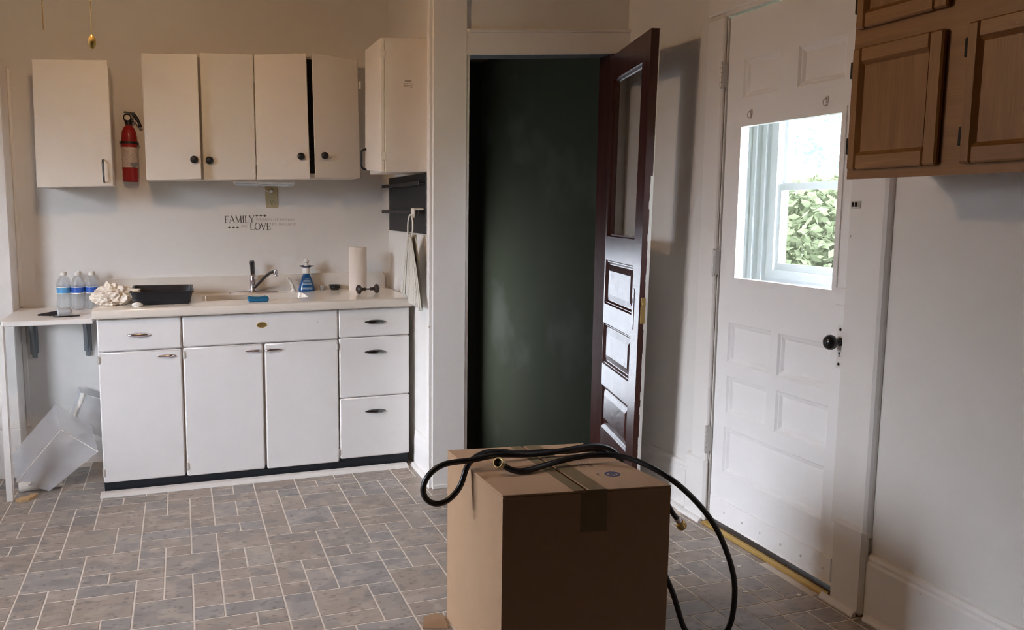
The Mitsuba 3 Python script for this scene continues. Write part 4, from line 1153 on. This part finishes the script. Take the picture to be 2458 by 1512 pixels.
t = thing('wall_lettering')
tag(t, 'dark wall lettering with the words FAMILY and LOVE above the faucet', 'wall lettering')
p, w = serif_text('FAMILY', 0.040)
p = affinity.scale(p, 0.166 / w, 1, origin=(0, 0)); put(t + '__word', on_back(p, 0.236, 1.320, 0.02), 'mat_decal')
p, w = serif_text('LOVE', 0.040)
p = affinity.scale(p, 0.118 / w, 1, origin=(0, 0)); put(t + '__word', on_back(p, 0.374, 1.281, 0.02), 'mat_decal')
for txt, x, z, wd_ in (('WHERE LIFE BEGINS', 0.408, 1.334, 0.215), ('AND', 0.325, 1.296, 0.038), ('NEVER ENDS', 0.498, 1.308, 0.130)):
    m = meshkit.text_mesh(txt, 0.015, 0.0008)
    m.apply_scale((wd_ / m.extents[0], 1, 1))
    m.apply_transform(frame_matrix((0, 0, 0), (1, 0, 0), (0, 0, 1), (0, -1, 0))); m.apply_translation((x, YB, z))
    put(t + '__small_words', m, 'mat_decalpale')
    labels[t + '__small_words'] = {'label': 'pale small words'}
for x0, z in ((0.414, 1.364), (0.262, 1.296)):
    for q in range(3):
        star = sg.Polygon([((.010 if i % 2 == 0 else .005) * math.cos(i * math.pi / 4), (.008 if i % 2 == 0 else .004) * math.sin(i * math.pi / 4)) for i in range(8)])
        put(t + '__ornament', on_back(star, x0 + q * 0.022, z, 0.02), 'mat_decal')

# black rack on the narrow wall
t = thing('wall_rack')
tag(t, 'black wall rack with two ledges on the narrow wall under the small cabinet', 'rack')
put(t + '__back_panel', box(XS - 0.012, XS, 4.19, 5.0, 1.285, 1.595, 0.003), 'mat_rack')
for z in (1.540, 1.392):
    put(t + '__ledge', cat(box(XS - 0.046, XS - 0.011, 4.19, 5.02, z - 0.004, z + 0.004, 0.002), box(XS - 0.050, XS - 0.044, 4.19, 5.03, z - .006, z + 0.014, 0.002)), 'mat_black')

# towel with its hook
t = thing('towel_hook')
tag(t, 'white plastic over-ledge hook holding the striped towel', 'hook')
hy = 4.235
put(t + '__bracket', cat(box(XS - 0.064, XS - 0.014, hy - .026, hy + .026, 1.406, 1.416, .003), box(XS - 0.072, XS - 0.060, hy - .026, hy + .026, 1.366, 1.416, .003)), 'mat_whiteplastic')
rg_ = [(XS - 0.078 - .004 * math.sin(a * .5), hy + 0.050 * math.sin(a), 1.320 + 0.062 * math.cos(a)) for a in np.linspace(0, 2 * math.pi, 40)]
put(t + '__loop', tube(rg_, 0.0045, 10, caps=False), 'mat_whiteplastic', True)
nu, nv = 70, 40


def towel_layer(shift, drop, width, fold):
    vs, uvs, fs = [], [], []
    for j in range(nv):
        tt = j / (nv - 1)
        for i in range(nu):
            s = i / (nu - 1)
            spread = 0.045 + width * tt ** 0.75
            yy = hy - 0.005 + (s - 0.50) * spread + 0.010 * tt * math.sin(s * 9)
            xx = XS - 0.070 - shift - (0.006 + 0.012 * tt) * math.sin(s * fold + 0.6) - 0.010 * math.sin(s * 6) * tt
            zz = 1.272 - drop * tt - 0.022 * tt * math.sin(s * 4.0 + 0.8) + 0.018 * (1 - tt) * (1 - abs(2 * s - 1))
            vs.append((xx, yy, zz)); uvs.append((s, tt))
    for j in range(nv - 1):
        for i in range(nu - 1):
            b = j * nu + i
            fs += [[b, b + 1, b + nu + 1], [b, b + nu + 1, b + nu]]
    return trimesh.Trimesh(vs, fs, process=False), np.array(uvs)


m, uv = towel_layer(0.014, 0.325, 0.47, 17)
put('kitchen_towel__front_layer', m, 'mat_towel', True, uv=uv)
m, uv = towel_layer(-0.012, 0.350, 0.36, 13)
put('kitchen_towel__back_layer', m, 'mat_towel', True, uv=uv)
tag('kitchen_towel', 'pale striped kitchen towel hanging from the white hook beside the doorway post', 'towel')

# ceiling lamp (just above the photograph) with its two pull chains
t = thing('ceiling_lamp')
tag(t, 'hanging lamp above the left of the photograph with two thin pull chains', 'lamp')
lx, ly, lz = LAMP
put(t + '__rod', tube([(lx, ly, lz + 0.07), (lx, ly, CEIL)], 0.012, 12), 'mat_brass', True)
put(t + '__fitter', lathe([(0.0, 0.095), (0.03, 0.09), (0.045, 0.07), (0.045, 0.058), (0.0, 0.058)], (lx, ly, lz)), 'mat_brass', 40)
put(t + '__globe', trimesh.creation.icosphere(3, 0.07).apply_translation((lx, ly, lz)), 'mat_whiteplastic', True, emitter={'type': 'area', 'radiance': {'type': 'rgb', 'value': [LAMP_POWER * c for c in LAMP_RGB]}})
for (px_, pz, lb) in ((-0.229, 1.895, 'amber'), (-0.357, 1.90, 'plain')):
    zs = np.arange(pz + 0.02, lz + 0.075, 0.0055)
    bl = trimesh.creation.icosphere(1, 0.0021)
    kch = put(t + '__pull_chain', cat(*[bl.copy().apply_translation((px_, ly, z)) for z in zs], tube([(px_, ly, pz + .02), (px_, ly, lz + .075)], .0007, 5), tube([(px_, ly, lz + .075), (lx, ly, lz + .078)], .003, 6)), 'mat_brass')
    if lb == 'amber':
        put(kch + '__pull_knob', lathe([(0, -0.022), (0.006, -0.019), (0.0105, -0.008), (0.0115, 0.0), (0.009, 0.010), (0.006, 0.015), (0.003, 0.020), (0, 0.021)], (px_, ly, pz)), 'mat_threshold', True)

# ------------------------------------------------------------------ cardboard box
BA, BB, BC, BD = np.array([0.818, 2.640]), np.array([0.830, 2.150]), np.array([1.337, 2.073]), np.array([1.292, 2.575])
BH = 0.600
t = thing('cardboard_box')
tag(t, 'large taped brown cardboard box standing on the floor in front of the doorway', 'cardboard box')
def prism(q, z0, z1, ins=0.0):
    c = np.mean(q, 0)
    q = [p + (c - p) / np.linalg.norm(c - p) * ins for p in q]
    return np.array([[*p, z0] for p in q] + [[*p, z1] for p in q])
put(t + '__body', trimesh.convex.convex_hull(np.vstack([prism((BA, BB, BC, BD), 0.0, 0.004, .003), prism((BA, BB, BC, BD), .004, BH - 0.008), prism((BA, BB, BC, BD), BH - .008, BH - .005, .003)])), 'mat_cardboard')
lerp = lambda a, b, s: a + (b - a) * s
sB, sA = lerp(BB, BC, 0.492), lerp(BA, BD, 0.54)
for q0, q1, q2, q3, dz in ((BB, sB - (0.006, 0), sA - (0.004, 0), BA, 0.001), (sB + (0.006, 0), BC, BD, sA + (0.004, 0), 0.0)):
    put(t + '__flap', trimesh.convex.convex_hull(np.vstack([prism((q0, q1, q2, q3), BH - 0.0048, BH - .0015 + dz), prism((q0, q1, q2, q3), BH - 0.001 + dz, BH + dz, .0015)])), 'mat_cardboard')
put(t + '__seam_shade', trimesh.convex.convex_hull(prism((sB - (0.0065, -.002), sB + (0.0065, .002), sA + (0.005, -.002), sA - (0.005, .002)), BH - 0.0049, BH - 0.0042)), 'mat_dark')  # dark strip painted as the shade between the flaps
e1 = sB - sA; e1 /= np.linalg.norm(e1)
side = np.array([1.0, -0.12]); side /= np.linalg.norm(side)
for s0, s1 in ((-0.042, -0.007), (0.007, 0.058)):
    a0, a1, b1, b0 = sB + side * s0, sB + side * s1, sA + side * s1, sA + side * s0
    put(t + '__tape', trimesh.convex.convex_hull(prism((a0, a1, b1, b0), BH + 0.0008, BH + 0.0018)), 'mat_tape')
fn_ = np.array([BC[1] - BB[1], -(BC[0] - BB[0])]); fn_ /= np.linalg.norm(fn_)
fe = (BC - BB) / np.linalg.norm(BC - BB)
p0, p1 = sB + fe * -0.020 + fn_ * 0.0008, sB + fe * 0.062 + fn_ * 0.0008
put(t + '__tape', hexa((*p0, BH - 0.125), (*p1, BH - 0.125), (*p1, BH + .001), (*p0, BH + .001), (*(-fn_ * 0.0012), 0), 0), 'mat_tape')


def on_top(poly, x, y, rot):
    m = extrude(poly, 0.0006)
    m.apply_transform(trimesh.transformations.rotation_matrix(rot, (0, 0, 1)))
    m.apply_translation((x, y, BH + 0.0001))
    return m


O = sg.Point(0, 0)
logo = O.buffer(0.0245, quad_segs=14).difference(O.buffer(0.0165, quad_segs=14))
notch = [sg.Point(.0205 * math.cos(a), .0205 * math.sin(a)).buffer(.0013) for a in np.arange(14) * 2 * math.pi / 14]
for nt in notch:
    logo = logo.difference(nt)
inner = [sg.box(-.0085, -.006, -.0045, .0065), sg.box(-.0015, -.006, .002, .0065), sg.box(.005, -.006, .0085, .0065), sg.box(-.011, -.0012, .011, .0016), sg.box(-.009, .0085, .009, .0105), sg.box(-.009, -.0105, .009, -.0085)]
put(t + '__seal_print', cat(on_top(logo, 1.222, 2.226, -0.15), *[on_top(g, 1.222, 2.226, -0.15) for g in inner]), 'mat_logo')
labels[t + '__seal_print'] = {'label': 'round dark blue maker seal printed on the lid'}
marks = [sg.box(-.012 + i * .006, -.004, -.008 + i * .006, .004) for i in range(4)]
for g in marks:
    put(t + '__faint_print', on_top(g, 1.178, 2.238, 1.42), 'mat_print')
for q in range(4):
    put(t + '__faint_print', on_top(sg.box(-.03, q * .011, .03 - .008 * (q % 2), q * .011 + .004), 1.205, 2.345, 1.42), 'mat_print')

# torn cardboard piece on the floor
tp = sg.Polygon([(0.72, 2.60), (0.80, 2.57), (0.815, 2.66), (0.79, 2.69), (0.745, 2.675)])
m = extrude(tp, 0.004); m.apply_translation((0, 0, 0.0005))
put('cardboard_scrap', m, 'mat_cardboard')
tag('cardboard_scrap', 'torn scrap of brown cardboard on the floor left of the large box', 'cardboard')

# ------------------------------------------------------------------ black washing machine hose
hr = 0.0092
zt = BH + hr + 0.002
H = [(.906, 2.352, .628), (.918, 2.330, .618), (.940, 2.312, .613), (.985, 2.314, .613), (1.075, 2.341, .618), (1.18, 2.350, .626), (1.28, 2.33, .626), (1.345, 2.26, .614), (1.411, 2.19, .575), (1.484, 2.18, .512), (1.56, 2.17, .423),
     (1.617, 2.165, .316), (1.649, 2.16, .208), (1.65, 2.16, .121), (1.634, 2.165, .05), (1.593, 2.175, .014), (1.544, 2.185, .012), (1.503, 2.195, .04), (1.475, 2.205, .101), (1.452, 2.22, .183), (1.425, 2.25, .262),
     (1.395, 2.31, .40), (1.362, 2.37, .53), (1.325, 2.41, .612), (1.27, 2.418, .634), (1.18, 2.408, .636), (1.08, 2.398, .634), (.98, 2.385, .640), (.90, 2.388, .646), (.811, 2.40, .634), (.724, 2.40, .627), (.684, 2.40, .601), (.666, 2.40, .55),
     (.685, 2.40, .517), (.722, 2.40, .507), (.758, 2.40, .524), (.789, 2.402, .563), (.808, 2.41, .608), (.846, 2.435, .632), (.915, 2.455, .638), (1.0, 2.458, .624), (1.1, 2.455, .620), (1.2, 2.45, .616), (1.29, 2.44, .612), (1.345, 2.42, .578),
     (1.40, 2.395, .53), (1.45, 2.37, .48), (1.50, 2.354, .436), (1.523, 2.35, .40), (1.547, 2.35, .372)]
HP = spline(H, 420)
t = thing('washer_hose')
tag(t, 'looped black rubber hose with brass ends lying over the cardboard box', 'hose')
put(t + '__rubber', tube(HP, hr, 16), 'mat_rubber', True)


def coupler(c, axis, key):
    c = np.asarray(c, float)
    k = put(key + '__coupling', lathe([(0.0095, 0.0), (0.0105, 0.002), (0.0105, 0.020), (0.0095, 0.022), (0.0095, 0.0)], c, axis, 20), 'mat_steel', 30)
    ax_ = np.asarray(axis, float) / np.linalg.norm(axis)
    put(k + '__nut', lathe([(0.0100, 0.018), (0.0150, 0.020), (0.0165, 0.023), (0.0165, 0.040), (0.0155, 0.043), (0.0130, 0.043), (0.0125, 0.026), (0.0, 0.024), (0.0, 0.02)], c, axis, 8 if 'x' == 'y' else 20), 'mat_brass', 30)
    put(k + '__hollow_shade', lathe([(0.0, 0.030), (0.0122, 0.030), (0.0122, 0.029), (0, 0.029)], c, axis, 20), 'mat_dark')  # dark disc painted as the shade inside the hollow nut
    rid = [tube([c + ax_ * .023 + q, c + ax_ * .040 + q], .0012, 6) for a in np.arange(12) * math.pi / 6 for q in [0.0165 * (math.cos(a) * np.cross(ax_, [0, 0, 1.0]) / np.linalg.norm(np.cross(ax_, [0, 0, 1.0])) + math.sin(a) * np.cross(ax_, np.cross(ax_, [0, 0, 1.0]) / np.linalg.norm(np.cross(ax_, [0, 0, 1.0]))))]]
    put(k + '__ribs', cat(*rid), 'mat_brass', True)


coupler(HP[0] + np.array([.003, .001, -.001]), np.array([-.66, -.62, .34]), t)
coupler(HP[-1] - np.array([.004, 0, -.002]), HP[-1] - HP[-8], t)

# paint flakes on the floor by the threshold
rg = np.random.default_rng(4)
for i, (x, y) in enumerate(((2.02, 2.72), (2.05, 2.66), (1.93, 2.46), (2.10, 2.37), (1.98, 1.98), (2.09, 1.90))):
    a = rg.random() * 6.28
    pg = sg.Polygon([(0.009 * (0.6 + rg.random()) * math.cos(a + q), 0.006 * (0.6 + rg.random()) * math.sin(a + q)) for q in np.arange(6) * math.pi / 3])
    m = extrude(pg, 0.0015); m.apply_translation((x, y, 0.0002))
    k = put('paint_flake', m, 'mat_chip')
    tag(k, 'tiny white paint flake on the floor tiles near the white door', 'paint flake', 'paint flakes on the floor')

labels = {k: v for k, v in labels.items() if v}
